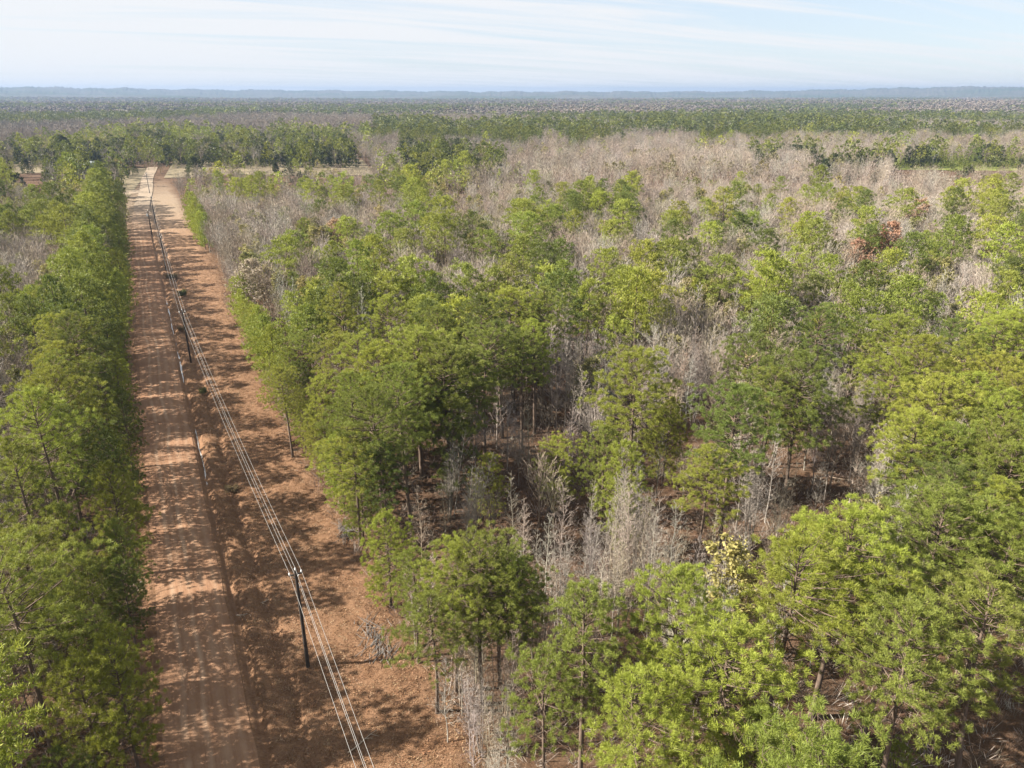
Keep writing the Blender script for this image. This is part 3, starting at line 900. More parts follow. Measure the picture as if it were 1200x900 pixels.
for px, py, H, pr in ((790, 300, 12, 0), (830, 300, 12, 1), (760, 232, 12, 0), (735, 212, 12, 1), (920, 362, 12, 1), (1005, 402, 12, 1), (110, 232, 13, 0), (140, 236, 12, 0),
                      (330, 245, 12, 0), (345, 262, 12, 1), (870, 340, 11, 1), (60, 348, 11, 0), (540, 312, 11, 1), (440, 205, 12, 0), (420, 218, 12, 1), (500, 300, 12, 0), (905, 218, 12, 0)):
    hand(3, px, py, H, pr)
hand(5, 1045, 264, 17, 0, 'rusty red leafed oak, biggest of its colour, behind the large pines')
hand(5, 1008, 280, 14, 0, 'smaller rusty oak touching the big rusty red oak')
hand(5, 292, 303, 15, 0, 'tan leafed oak with pale trunk beside the cleared strip')
hand(5, 395, 256, 15, 0, 'orange-brown leafed oak far behind the tan leafed oak')
hand(5, 1080, 236, 15, 0, 'orange leafed oak between pines on the far right slope')
hand(5, 712, 262, 14, 0, 'dull brown leafed oak among pale bare trees on the slope')
# farm-yard trees
hand(4, 70, 158, 21, 0, 'huge spreading evergreen beside the small grey house', 4)
hand(4, 225, 184, 13, 0, 'round olive evergreen at the field corner right of the dirt road', 3)
hand(2, 178, 180, 12, 2, 'round bare yard tree at the road junction', 2)
hand(2, 165, 172, 14, 2, 'taller tan bare yard tree behind the road junction', 2)
hand(4, 157, 194, 5, 0, 'small rounded evergreen on the yard lawn at the junction', 2)

for px, py, H, k_, pr in ((205, 186, 9, 3, 0), (262, 188, 8, 3, 1), (300, 186, 9, 3, 0), (345, 185, 10, 1, 0), (372, 187, 9, 3, 0), (322, 190, 7, 4, 1), (28, 186, 10, 4, 0), (45, 188, 9, 3, 0)):
    hand(k_, px, py, H, pr, None, 2)
# --- the row along the left side of the road, and the edge of the cleared strip
y = 24.0
while y < 400:
    far = y > 150
    put(1, -7.9 + random.uniform(-0.7, 0.6), y, random.choice((0.58, 0.66, 0.76, 0.86, 0.98)) * random.uniform(0.94, 1.06), random.choice((0, 1, 2, 2)), None, 1.3)
    y += random.uniform(5.2, 8.2) * (1.1 if far else 1)
y = 26.0
while y < 400:
    put(0, -13.4 + random.uniform(-2.0, 1.0), y, random.uniform(0.84, 1.06), random.choice((0, 1, 2, 4)), None, 1.5)
    y += random.uniform(5.4, 8.6)
y = 74.0
while y < 330:
    k = random.uniform(0, 1)
    ex = float(np.interp(y, [60, 74, 98, 142, 200, 289, 420], [18.8, 18.2, 17.2, 16.8, 17.8, 18.5, 17.5]))
    if 178 < y < 262:
        put(2, ex + random.uniform(-0.5, 2.5), y, random.uniform(0.6, 0.95), random.choice((1, 2, 3)), None, 0.9)
    else:
        put(1, ex + random.uniform(-1.4, 0.4), y, random.uniform(0.5, 1.0), random.choice((0, 0, 2)), None, 1.1, True)
    y += random.uniform(2.8, 4.6)

# --- places the photo shows in the open: nothing else grows between them and the lens
KEEP = [(1035, 277, 36, 190), (1080, 243, 14, 240), (292, 322, 34, 150), (395, 265, 16, 210), (712, 270, 16, 200), (745, 480, 52, 70), (690, 640, 95, 52), (610, 545, 60, 66),
        (970, 520, 48, 62), (520, 560, 45, 62), (700, 395, 58, 90), (800, 378, 66, 105), (845, 398, 36, 95), (655, 375, 16, 110), (70, 175, 34, 480), (106, 193, 14, 480), (225, 200, 16, 400), (545, 200, 24, 330), (880, 625, 22, 52)]


def in_the_way(x, y, H, r):
    for (kx, ky, kr, kd) in KEEP:
        if x * FWD[0] + y * FWD[1] < kd:
            for q in (0.5, 0.8, 1.0):
                px, py, dd = proj(x, y, H * q)
                rp = kr + r * F / dd * 0.7
                if (px - kx) ** 2 + (py - ky) ** 2 < rp * rp:
                    return True
    return False


y = 28.0
while y < 330:
    put(1, -10.9 + random.uniform(-0.8, 0.8), y, random.uniform(0.8, 1.15), random.choice((0, 0, 2)), None, 1.2)
    y += random.uniform(6.0, 9.5)

# --- everything else from the cover map
PROB_NEAR = 0.92


def fill(f0, f1, step, keep=1.0, wide=0.80, maxn=10 ** 9):
    n0, n1 = int(f0 / step), int(f1 / step)
    out = []
    for i in range(n0, n1):
        f = (i + rng.uniform(-0.5, 0.5)) * step
        half = f * wide + 26
        m = int(2 * half / step)
        l = (np.arange(m) - m / 2) * step + rng.uniform(-0.5, 0.5, m) * step
        ff = np.full(m, (i + 0.5) * step) + rng.uniform(-0.5, 0.5, m) * step
        out.append(np.stack([ff, l], 1))
    P = np.vstack(out)
    xy = P[:, :1] * FWD[None] + P[:, 1:] * RGT[None]
    return xy


xy = fill(18, 330, 3.6)
rng.shuffle(xy)
z0 = ground_z(xy[:, 0], xy[:, 1])
px, py, dep = proj(xy[:, 0], xy[:, 1], z0 + 16)
c = cover(px, py)
d_ = np.hypot(xy[:, 0], xy[:, 1])
for i in range(len(xy)):
    x, y = xy[i]
    if -6.0 < x < 20.5 and y < 440:
        continue
    if x <= -6.0 and x > -11.2 and y < 400:
        continue
    pr = MIX[c[i]]
    if px[i] < 0 and c[i] == '.':
        pr = MIX['M']
    u = rng.uniform()
    acc = 0
    for k in range(5):
        acc += pr[k]
        if u < acc:
            n = (5, 3, 5, 2, 2)[k]
            if k in (2, 3) and dep[i] < 58 and px[i] > 620:
                break
            if py[i] < 260 and hides_field(x, y, HEIGHT[k]):
                break
            if in_the_way(x, y, HEIGHT[k], (3.5, 2.4, 1.6, 2.6, 3)[k]) and not (k == 2 and rng.uniform() < 0.35):
                break
            put(k, x, y, rng.uniform(0.78, 1.06) if k != 2 else (rng.uniform(0.78, 1.28) if py[i] > 310 else rng.uniform(0.8, 1.12) if py[i] > 225 else rng.uniform(0.7, 1.0)) * (0.75 if c[i] == 'n' else 1), int(rng.integers(n)))
            break
print('near trees', len(TREES))

FARS = []   # kind, x, y, scale, size class
for (f0, f1, step, cls, kk) in ((330, 800, 6.2, 1, 1.0), (800, 1500, 10.5, 2, 1.25), (1500, 3000, 21.0, 3, 1.9), (3000, 5600, 46.0, 3, 2.6)):
    xy = fill(f0, f1, step, wide=0.76)
    z0 = ground_z(xy[:, 0], xy[:, 1])
    px, py, dep = proj(xy[:, 0], xy[:, 1], z0 + 13)
    c = cover(px, py)
    u = rng.uniform(size=len(xy))
    pr = np.array([MIX[q] for q in c])
    cum = np.cumsum(pr, 1)
    kind = (u[:, None] >= cum).sum(1)
    ok = (kind < 5) & ~((np.abs(xy[:, 0] - 3) < 7) & (xy[:, 1] < 470)) & (px > -60) & (px < 1260)
    s = rng.uniform(0.72, 1.08, len(xy)) * (1 if cls < 3 else 0.85)
    for i in np.nonzero(ok)[0]:
        if cls == 1 and hides_field(xy[i, 0], xy[i, 1], HEIGHT[kind[i]] * s[i] * 1.1):
            continue
        FARS.append((kind[i], xy[i, 0], xy[i, 1], s[i], cls, kk, c[i]))
print('far trees', len(FARS))

# ------------------------------------------------------------------ colours of the kinds (words, linear colour)
PINE_C = [('yellow-green', (0.255, 0.278, 0.046)), ('mid green', (0.192, 0.222, 0.042)), ('deep green', (0.112, 0.138, 0.031))]
BARE_C = [('silvery grey', (0.295, 0.262, 0.222)), ('pale buff', (0.29, 0.24, 0.185)), ('pinkish brown', (0.21, 0.172, 0.135))]
BUD_C = [('olive', (0.21, 0.20, 0.075)), ('straw yellow', (0.30, 0.265, 0.095))]
EVER_C = [('dark', (0.045, 0.055, 0.022)), ('dull olive', (0.085, 0.092, 0.035))]
PALETTE = [PINE_C, PINE_C, BARE_C, BUD_C, EVER_C]
PW = [(0.40, 0.40, 0.20), (0.42, 0.40, 0.18), (0.38, 0.42, 0.20), (0.6, 0.4), (0.65, 0.35)]


def jitter(c, rg=rng, k=0.15):
    c = np.asarray(c)
    return c * (1 + rg.uniform(-k, k)) * (1 + rg.uniform(-k, k, 3) * 0.35)


# ------------------------------------------------------------------ split into objects of their own and the masses beyond
info = []
for (kind, x, y, s, pr, lab) in TREES:
    z = float(full_z(np.array(x), np.array(y)))
    H = ((TALL, YOUNG, BARE, BUD, EVER)[kind][pr]['H'] if kind < 5 else OAK[0]['H']) * s
    ppx, ppy, dd = proj(x, y, z + H * 0.8)
    inside = (-25 < ppx < 1225) and dd > 5 and ppy < 960
    size = H / max(dd, 1)
    info.append((kind, x, y, z, s, pr, lab, float(ppx), float(ppy), float(dd), inside, size))
own, mass = [], []
for kind in range(6):
    g = [q for q in info if q[0] == kind]
    g.sort(key=lambda q: (q[6] is None, not q[10], -q[11]))
    lim = 296
    own += [q for q in g[:lim] if q[10]]
    mass += [q for q in g[:lim] if not q[10]] + g[lim:]
print('own', len(own), 'mass', len(mass))

KIND_NAME = ['pine_tree', 'young_pine', 'bare_tree', 'budding_tree', 'evergreen_tree', 'leafy_oak']
KIND_CAT = ['pine tree', 'young pine', 'bare tree', 'budding tree', 'evergreen tree', 'oak tree']
KIND_GROUP = ['pines of the woods', 'young bushy pines along the edges', 'leafless grey trees in the woods', 'trees coming into leaf', 'dark evergreens by the farm yard', 'oaks holding dry leaves']
KIND_NOUN = ['pine', 'young pine', 'bare tree', 'budding tree', 'evergreen', 'oak']
ANCHORS = []
LABELLED = []


def plant(q):
    kind, x, y, z, s, pr, lab, ppx, ppy, dd, _in, size = q
    near = dd < 118
    P = [TALL if near else TALL_M, YOUNG if near else YOUNG_M, BARE if dd < 125 else BARE_M, BUD, EVER, OAK][kind][pr if kind < 5 else 0]
    rz = random.uniform(0, 6.28)
    root = empty(KIND_NAME[kind], (x, y, z - 0.05), rz)
    sz = s * random.uniform(0.97, 1.05)
    wd_ = (1.2, 1.0, 1.0, 1.15, 1.0, 1.1)[kind] * (0.88 if x < -6 else 1)
    root.scale = (s * wd_ * random.uniform(0.92, 1.1), s * wd_ * random.uniform(0.92, 1.1), sz)
    root.rotation_euler[0] = random.gauss(0, 0.022)
    root.rotation_euler[1] = random.gauss(0, 0.022)
    t = link('trunk', P['trunk'], root)
    c = link('crown', P['crown'], root)
    if kind == 5:
        ci = {'rusty': (0.40, 0.225, 0.145), 'small': (0.36, 0.21, 0.14), 'tan l': (0.36, 0.295, 0.225), 'orang': (0.38, 0.25, 0.16), 'dull ': (0.30, 0.23, 0.165)}[lab[:5]]
        cw, col = 'rusty', np.array(ci)
    else:
        k = random.choices(range(len(PALETTE[kind])), PW[kind])[0]
        if lab and kind in (0, 1):
            k = 0 if 'lone' in lab else 2 if 'dark' in lab else 0 if 'bright' in lab else 1
        if kind < 2 and x < -8 and k == 0 and random.random() < 0.6:
            k = random.choice((1, 2))
        if kind == 1 and 12 < x < 21 and random.random() < 0.6:
            k = 0
        if lab and kind == 2:
            k = 1 if 'yard' in lab else 0
        if kind == 2 and lab is None and ppy > 335 and ppx > 400 and random.random() < 0.6:
            k = 0
        cw, col = PALETTE[kind][k]
        col = jitter(col) * (1.25 if lab and 'dark' in lab and kind == 0 else 1)
    if kind in (0, 1, 4):
        c.color = (*col, 1)
    elif kind == 2:
        c.color = (*col, 1)
        t.color = (*(col * 0.95), 1)
    else:
        g = np.array((0.25, 0.215, 0.18))
        t.color = (*g, 1)
        c.color = (*(g * 0.9), 1)
        lf = link('foliage', P['leaves'], root)
        lf.color = (*col, 1)
    root['category'] = KIND_CAT[kind]
    root['group'] = KIND_GROUP[kind]
    hsize = 'tall' if P['H'] * s > (19.5, 13.2, 13.8, 13, 14, 12)[kind] else 'short' if P['H'] * s < (17, 11.0, 11.0, 11.5, 10, 8)[kind] else 'mid-sized'
    if lab:
        root['label'] = lab
    LABELLED.append((root, kind, x, y, cw, P['words'], hsize, lab))
    return root


for q in own:
    plant(q)

# ------------------------------------------------------------------ masses: one mesh per kind of wood
def arr(me):
    n = len(me.vertices)
    v = np.empty(n * 3, np.float32)
    me.vertices.foreach_get('co', v)
    m = len(me.polygons)
    lt = np.empty(m, np.int32)
    me.polygons.foreach_get('loop_total', lt)
    li = np.empty(len(me.loops), np.int32)
    me.loops.foreach_get('vertex_index', li)
    q = np.empty((m, 4), int)
    if (lt == 4).all():
        q = li.reshape(m, 4)
    else:
        ls = np.concatenate([[0], np.cumsum(lt)[:-1]])
        for c_ in range(3):
            q[:, c_] = li[ls + c_]
        q[:, 3] = np.where(lt == 4, li[np.minimum(ls + 3, len(li) - 1)], q[:, 2])
    return v.reshape(n, 3), q


class Mass:
    def __init__(self):
        self.V, self.Q, self.C, self.n = [], [], [], 0

    def add(self, VQ, x, y, z, s, rz, col, sz=None):
        V, Q = VQ
        co, si = math.cos(rz), math.sin(rz)
        W = np.empty(V.shape, np.float32)
        W[:, 0] = (V[:, 0] * co - V[:, 1] * si) * s + x
        W[:, 1] = (V[:, 0] * si + V[:, 1] * co) * s + y
        W[:, 2] = V[:, 2] * (sz or s) + z
        self.V.append(W)
        self.Q.append(Q + self.n)
        self.C.append(np.broadcast_to(np.asarray(col, np.float32), W.shape))
        self.n += len(V)

    def build(self, name, mat):
        if not self.V:
            return None
        o = link(name, mesh_from(name, np.vstack(self.V), np.vstack(self.Q), mat, col=np.vstack(self.C)))
        return tag(o, kind='stuff')


green, grey = Mass(), Mass()
midp = [[(arr(p['trunk']), arr(p['crown'])) for p in S] for S in (TALL_M, YOUNG_M, BARE_M)]
BUDP = [puff(91, 13, 4, 3.4, 70, 6, 0.8, 0.3, pk=0.4), puff(92, 14, 4, 2.8, 60, 6, 0.8, 0.3)]
EVP = [puff(93, 14, 0.8, 4.2, 110, 8, 1.3, 0.6, pk=0.5), puff(94, 13, 0.8, 3.0, 90, 8, 1.2, 0.55, pk=0.3)]
BROOM_M = [broom(95 + i, 14.0 + i, 16, 26, 2.7 + 0.5 * i, 0.055, 1.3) for i in range(3)]
for q in mass:
    kind, x, y, z, s, pr, lab, ppx, ppy, dd, _in, size = q
    rz = rng.uniform(0, 6.28)
    if kind == 5:
        kind = 3
        pr = 0
    k = rng.choice(len(PALETTE[kind]), p=np.array(PW[kind]))
    col = jitter(PALETTE[kind][k][1])
    if kind in (0, 1):
        tr, cr = midp[kind][pr]
        green.add(cr, x, y, z, s, rz, col)
        grey.add(tr, x, y, z, s, rz, (0.17, 0.125, 0.095))
    elif kind == 2:
        grey.add(BROOM_M[pr % 3], x, y, z, s, rz, col)
        if pr % 2 == 0 and dd < 260:
            grey.add(midp[2][pr][1], x, y, z, s, rz, col)
    elif kind == 3:
        green.add(BUDP[pr], x, y, z, s, rz, col * 0.9)
        grey.add(BROOM_M[0], x, y, z, s * 0.85, rz, (0.3, 0.25, 0.2))
    else:
        green.add(EVP[pr % 2], x, y, z, s, rz, col)
F1 = dict(p=[puff(101 + i, 20, 9, 3.9, 44, 6, 1.25, 0.55, trunk=0.15) for i in range(3)],
          y=[puff(111 + i, 13, 2.0, 2.3, 34, 5, 1.1, 0.5, cone=True) for i in range(2)],
          b=[broom(121 + i, 15.0 + 0.7 * i, 13, 13, 3.3 + 0.4 * i, 0.10, 1.5) for i in range(4)],
          u=[puff(131 + i, 13, 4, 3.6, 30, 5, 1.2, 0.5) for i in range(2)],
          e=[puff(141 + i, 14, 0.8, 3.8, 46, 6, 1.7, 0.85, pk=0.45) for i in range(2)])
F2 = dict(p=[puff(201 + i, 19, 6, 4.6, 16, 5, 2.2, 1.1) for i in range(3)],
          y=[puff(211 + i, 14, 2, 3.2, 14, 4, 2.0, 1.0, cone=True) for i in range(2)],
          b=[broom(221 + i, 16.5, 10, 6, 4.8, 0.26, 2.2) for i in range(3)],
          u=[puff(231 + i, 13, 4, 4.6, 14, 4, 2.0, 1.0) for i in range(2)],
          e=[puff(241 + i, 14, 1, 4.6, 16, 5, 2.4, 1.3, pk=0.45) for i in range(2)])
F3 = dict(p=[puff(301 + i, 19, 3, 6.0, 9, 4, 3.6, 2.2) for i in range(3)],
          y=[puff(311 + i, 15, 2, 4.6, 9, 4, 3.4, 1.9, cone=True) for i in range(2)],
          b=[puff(321 + i, 17.5, 2, 6.0, 9, 4, 3.6, 2.0) for i in range(3)],
          u=[puff(331 + i, 13, 3, 5.5, 8, 4, 3.2, 1.9) for i in range(2)],
          e=[puff(341 + i, 14, 1, 6.0, 9, 4, 3.6, 2.2) for i in range(2)])
LOD = {1: F1, 2: F2, 3: F3}
KEY = 'pybue'
for (kind, x, y, s, cls, kk, cc) in FARS:
    z = float(ground_z(x, y))
    k = rng.choice(len(PALETTE[kind]), p=np.array(PW[kind]))
    col = jitter(PALETTE[kind][k][1], k=0.16)
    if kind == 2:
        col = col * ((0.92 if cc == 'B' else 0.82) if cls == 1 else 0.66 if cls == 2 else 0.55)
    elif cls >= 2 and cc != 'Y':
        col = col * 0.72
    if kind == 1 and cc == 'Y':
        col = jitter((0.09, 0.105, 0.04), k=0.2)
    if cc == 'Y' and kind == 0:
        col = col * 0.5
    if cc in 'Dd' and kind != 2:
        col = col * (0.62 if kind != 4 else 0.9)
    pb = float(wob(x, y, 45 if cls == 1 else 120, 13) + 0.4 * wob(x, y, 17, 2))
    if cc == 'Y' and pb > 0.42 and rng.uniform() < 0.8:
        kind, col = 2, jitter((0.19, 0.165, 0.14))
    elif cc in 'Bb' and pb > 0.5 and kind == 2:
        col = col * np.array((0.80, 0.78, 0.76))
    elif cc in 'Bb' and pb < -0.62 and rng.uniform() < 0.3:
        kind, col = 3, jitter((0.19, 0.165, 0.075))
    if cc in 'gd':
        pn = float(wob(x, y, 70 if cls == 1 else 150, 6) + 0.5 * wob(x, y, 420, 17))
        if pn > 0.18 and kind == 2 and rng.uniform() < 0.75:
            kind, col = (0 if rng.uniform() < 0.7 else 4), jitter((0.085, 0.098, 0.032))
        elif pn < -0.46 and kind == 2:
            col = jitter((0.185, 0.155, 0.12), k=0.2)
        elif pn < -0.1 and kind != 2:
            kind, col = 2, jitter((0.2, 0.17, 0.14))
    S = LOD[cls][KEY[kind]]
    tgt = grey if kind == 2 else green
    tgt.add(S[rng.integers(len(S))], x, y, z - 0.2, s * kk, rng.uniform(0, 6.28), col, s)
# rows of young pines on the green field
c0 = np.array([at(*q) for q in ((1050, 197), (1290, 196), (1290, 181.8), (1060, 182.5))])
ns, nr = 90, 12
for i in range(nr):
    for j in range(ns):
        a, b = (j + rng.uniform(-0.2, 0.2)) / ns, (i + 0.5) / nr
        p = (c0[0] * (1 - a) + c0[1] * a) * (1 - b) + (c0[3] * (1 - a) + c0[2] * a) * b
        if rng.uniform() < 0.85:
            green.add(F2['y'][j % 2], p[0], p[1], float(ground_z(*p)), 0.45, rng.uniform(0, 6), jitter((0.14, 0.16, 0.03)), 0.26)
green.build('far_green_forest', M_leaf_at)
grey.build('far_bare_forest', M_twig_at)

# undergrowth: brushy twigs and dead stalks over the forest floor, dry straw on the cleared strip
brush, straw = MB(), MB()
ub, us = Mass(), Mass()
def tuft(seed, n, h, w, spread):
    rg = np.random.default_rng(seed)
    m = MB()
    a = rg.uniform(0, 6.28, n)
    C = np.stack([np.cos(a), np.sin(a), 0 * a], 1) * rg.uniform(0, spread, n)[:, None]
    D = np.stack([np.cos(a) * 0.5, np.sin(a) * 0.5, 1 + 0 * a], 1) + rg.normal(size=(n, 3)) * 0.3
    m.blades(C, D, rg.uniform(0.5, 1.0, n) * h, w, rg=rg)
    return m.arrays()
TB = [tuft(400 + i, 26, 2.2, 0.05, 0.8) for i in range(4)]
TS = [tuft(420 + i, 7, 0.42, 0.055, 0.5) for i in range(4)]
xy = fill(26, 190, 1.45)
px, py, dep = proj(xy[:, 0], xy[:, 1], 1.0)
UC = [(0.17, 0.13, 0.10), (0.22, 0.18, 0.145), (0.13, 0.08, 0.055), (0.28, 0.245, 0.21)]
for i in range(len(xy)):
    x, y = xy[i]
    if px[i] < -40 or px[i] > 1240 or py[i] > 960:
        continue
    if -8 < x < float(np.interp(y, [40, 64, 98, 142, 290], [17.5, 15.5, 14.8, 14.4, 16])):
        continue
    if rng.uniform() < 0.72:
        ub.add(TB[rng.integers(4)], x, y, float(ground_z(x, y)) - 0.05, rng.uniform(0.5, 1.3), rng.uniform(0, 6), jitter(UC[rng.integers(4)]), rng.uniform(0.2, 1.0))
ub.build('undergrowth', M_twig_at)
SC = [(0.25, 0.15, 0.085), (0.19, 0.105, 0.055), (0.12, 0.065, 0.035), (0.30, 0.21, 0.13)]
n = 26000
yy = 28 + 230 * rng.uniform(size=n) ** 1.7
xx = rng.uniform(2.3, 18.5, n)
for x, y in zip(xx, yy):
    us.add(TS[rng.integers(4)], x, y, float(full_z(x, y)) - 0.02, rng.uniform(0.5, 1.2), rng.uniform(0, 6), jitter(SC[rng.integers(4)]), rng.uniform(0.25, 0.8))
us.build('dry_grass', M_twig_at)

# ------------------------------------------------------------------ power line
POLES = [(6.9, -42.0), (6.75, 56.2), (3.6, 150.0), (3.4, 240.0), (4.0, 335.0), (5.0, 440.0)]
PH = 10.9
ARM = 0.52
pole_roots = []


def make_pole(x, y, label, transformer=False, H=PH):
    z = float(full_z(np.array(x), np.array(y)))
    root = empty('utility_pole', (x, y, z))
    tag(root, label, 'utility pole', 'wooden poles along the power line')
    m = MB()
    k = np.linspace(-0.6, H, 8)
    m.tube(np.stack([0 * k, 0 * k, k], 1), 0.19 - 0.06 * (k / H), 12, cap=True)
    link('post', m.mesh('pole_post', M_pole), root)
    m = MB()
    m.box((0, 0.17, H - 0.55), (2 * ARM + 0.16, 0.1, 0.12))
    link('crossarm', m.mesh('pole_crossarm', M_pole), root)
    m = MB()
    for sx in (-1, 1):
        m.tube([(sx * ARM * 0.75, 0.23, H - 0.6), (sx * 0.02, 0.17, H - 1.0)], [0.025, 0.025], 5)
    link('brace', m.mesh('pole_brace', M_metal), root)
    for dx, dz, dy in ((-ARM, H - 0.49, 0.17), (ARM, H - 0.49, 0.17), (0, H, 0)):
        m = MB()
        zz = np.array([0, 0.05, 0.1, 0.13, 0.16, 0.2, 0.24, 0.28])
        rr_ = np.array([0.03, 0.07, 0.045, 0.085, 0.05, 0.075, 0.04, 0.02])
        m.tube(np.stack([0 * zz + dx, 0 * zz + dy, zz + dz], 1), rr_, 10, cap=True)
        link('insulator', m.mesh('pole_insulator', M_white), root)
    m = MB()
    m.tube([(0.1, 0, H - 1.9), (0.24, 0, H - 1.9)], [0.05, 0.05], 8, cap=True)
    link('bracket', m.mesh('pole_bracket', M_metal), root)
    if transformer:
        m = MB()
        m.tube([(-0.42, 0, H - 2.2), (-0.42, 0, H - 2.15), (-0.42, 0, H - 1.2), (-0.42, 0, H - 1.1)], [0.26, 0.3, 0.3, 0.2], 14, cap=True)
        link('transformer', m.mesh('pole_transformer', M_white), root)
    pole_roots.append(root)
    return root, z


PL = ['pole behind the camera', 'nearest tall dark utility pole standing alone in the cleared strip', 'second utility pole along the cleared strip', 'third utility pole, beyond the silvery roadside trees',
      'fourth utility pole, near the far end of the red strip', 'farthest utility pole by the road junction']
pz = []
for i, (x, y) in enumerate(POLES):
    if i == 0:
        pz.append(0.0)
        continue
    pz.append(make_pole(x, y, PL[i])[1])
make_pole(-0.9 + 2.6, 309.0, 'short pole with white transformer beside the far dirt road', True, 9.0)
WIRES = [(-ARM, 0.17, -0.22, 'left outer'), (0.0, 0.0, 0.28, 'top centre'), (ARM, 0.17, -0.22, 'right outer'), (0.25, 0.0, -1.9, 'lower neutral')]
WL = ['pale overhead wire on the left end of the crossarms', 'pale overhead wire carried highest, on the pole tops', 'pale overhead wire on the right end of the crossarms', 'pale overhead wire hung lowest, on the pole sides']
for (dx, dy, dz, nm), lb in zip(WIRES, WL):
    pts = []
    for i in range(len(POLES) - 1):
        a = np.array([POLES[i][0] + dx, POLES[i][1] + dy, pz[i] + PH + dz])
        b = np.array([POLES[i + 1][0] + dx, POLES[i + 1][1] + dy, pz[i + 1] + PH + dz])
        k = np.linspace(0, 1, 26)[(0 if i == 0 else 1):]
        p = a + np.outer(k, b - a)
        p[:, 2] -= 1.25 * 4 * k * (1 - k)
        pts.append(p)
    m = MB()
    m.tube(np.vstack(pts), 0.0125, 6)
    tag(link('power_wire', m.mesh('power_wire', M_wire, True)), lb, 'wire', 'wires of the power line')

# ------------------------------------------------------------------ brush piles, branches, shrubs
def brush_pile(px, py, size, label, seed):
    rg = np.random.default_rng(seed)
    x, y = at(px, py)
    m = MB()
    for i in range(60):
        a = rg.normal() * 0.5 + 1.2
        c_ = np.array([rg.normal() * size * 0.28, rg.normal() * size * 0.6, rg.uniform(0.05, 0.32)])
        d = np.array([math.cos(a), math.sin(a), rg.normal() * 0.22]) * rg.uniform(0.5, 1.6)
        m.tube([c_ - d, c_ + rg.normal(size=3) * 0.08, c_ + d], [0.035, 0.03, 0.012], 4)
    o = link('brush_pile', m.mesh('brush_pile', M_twig), None, (x, y, float(full_z(x, y))))
    o.color = (0.155, 0.14, 0.125, 1)
    tag(o, label, 'brush pile', 'grey heaps of cut branches')


brush_pile(442, 750, 3.0, 'grey heap of cut branches at the clearing edge near the small lopsided pine', 1)
brush_pile(405, 622, 1.7, 'smaller grey branch heap farther up the clearing edge', 2)


def fallen(px, py, ln, ang, label, seed):
    rg = np.random.default_rng(seed)
    x, y = at(px, py)
    m = MB()
    k = np.linspace(-0.5, 0.5, 6)
    p = np.stack([k * ln, np.sin(k * 5) * 0.1, 0.1 + 0 * k], 1)
    m.tube(p, np.linspace(0.07, 0.025, 6), 6, cap=True)
    for i in range(4):
        b = p[rg.integers(1, 5)]
        m.tube([b, b + np.array([rg.uniform(0.2, 0.6), rg.choice((-1, 1)) * rg.uniform(0.3, 0.8), rg.uniform(0, 0.3)])], [0.03, 0.012], 4)
    o = link('fallen_branch', m.mesh('fallen_branch', M_twig), None, (x, y, float(full_z(x, y))))
    o.rotation_euler[2] = ang
    o.color = (0.34, 0.27, 0.2, 1)
    tag(o, label, 'fallen branch', 'fallen pale branches')


fallen(313, 701, 2.2, 0.1, 'pale fallen branch lying left of the nearest utility pole', 1)
fallen(425, 870, 3.0, 0.35, 'long pale fallen branch at the bottom of the cleared strip', 2)
fallen(287, 722, 1.6, -0.4, 'short pale fallen branch beside the roadside ditch', 3)

fallen(612, 600, 4.5, 0.9, 'long pale log lying in the brown open woods behind the white saplings', 4)
fallen(500, 575, 3.5, -0.3, 'pale log lying under the pines beside the small slim pine', 5)
fallen(862, 655, 4.0, 0.5, 'pale log lying right of the silvery thicket', 6)
fallen(990, 560, 4.0, -0.9, 'pale log lying among the dark trunks of the trunk gap', 7)
SH = [bare(501, 1.6, 6, 7, 4, 2, 0.42, 0.022, b0=0.1, ang=40, leaves=0.75, leafL=0.16, leafW=0.12), bare(502, 1.3, 5, 6, 4, 2, 0.5, 0.022, b0=0.1, ang=46, leaves=0.9, leafL=0.17, leafW=0.13)]
SHM = [(t_.mesh('shrub_stem', M_twig), c_.mesh('shrub_twigs', M_twig), l_.mesh('shrub_leaves', M_leaf)) for t_, c_, l_ in SH]
shr = [(4.6, 93.5, 1), (4.2, 132, 0), (3.6, 172, 1), (5.6, 205, 0), (4.6, 228, 1)]
ordw = ['nearest', 'second', 'third', 'fourth', 'fifth', 'sixth', 'seventh', 'eighth', 'ninth', 'tenth', 'eleventh', 'twelfth', 'thirteenth', 'fourteenth', 'fifteenth', 'farthest']
for i, (x, y, v) in enumerate(shr):
    s = random.uniform(0.5, 0.9) * (1.5 if y > 200 else 1)
    root = empty('shrub', (x, y, float(full_z(x, y))), random.uniform(0, 6))
    root.scale = (s * 1.2, s * 1.2, s)
    st, tw_, lf = (link(nm, me, root) for nm, me in zip(('stem', 'crown', 'foliage'), SHM[v]))
    st.color = tw_.color = (0.20, 0.15, 0.11, 1)
    lf.color = ((0.10, 0.11, 0.04, 1), (0.14, 0.10, 0.055, 1))[v]
    tag(root, f'{("dark green", "dark brownish")[v]} ditch shrub, {ordw[i]} shrub up the ditch from the bottom', 'shrub', 'dark shrubs along the roadside ditch')

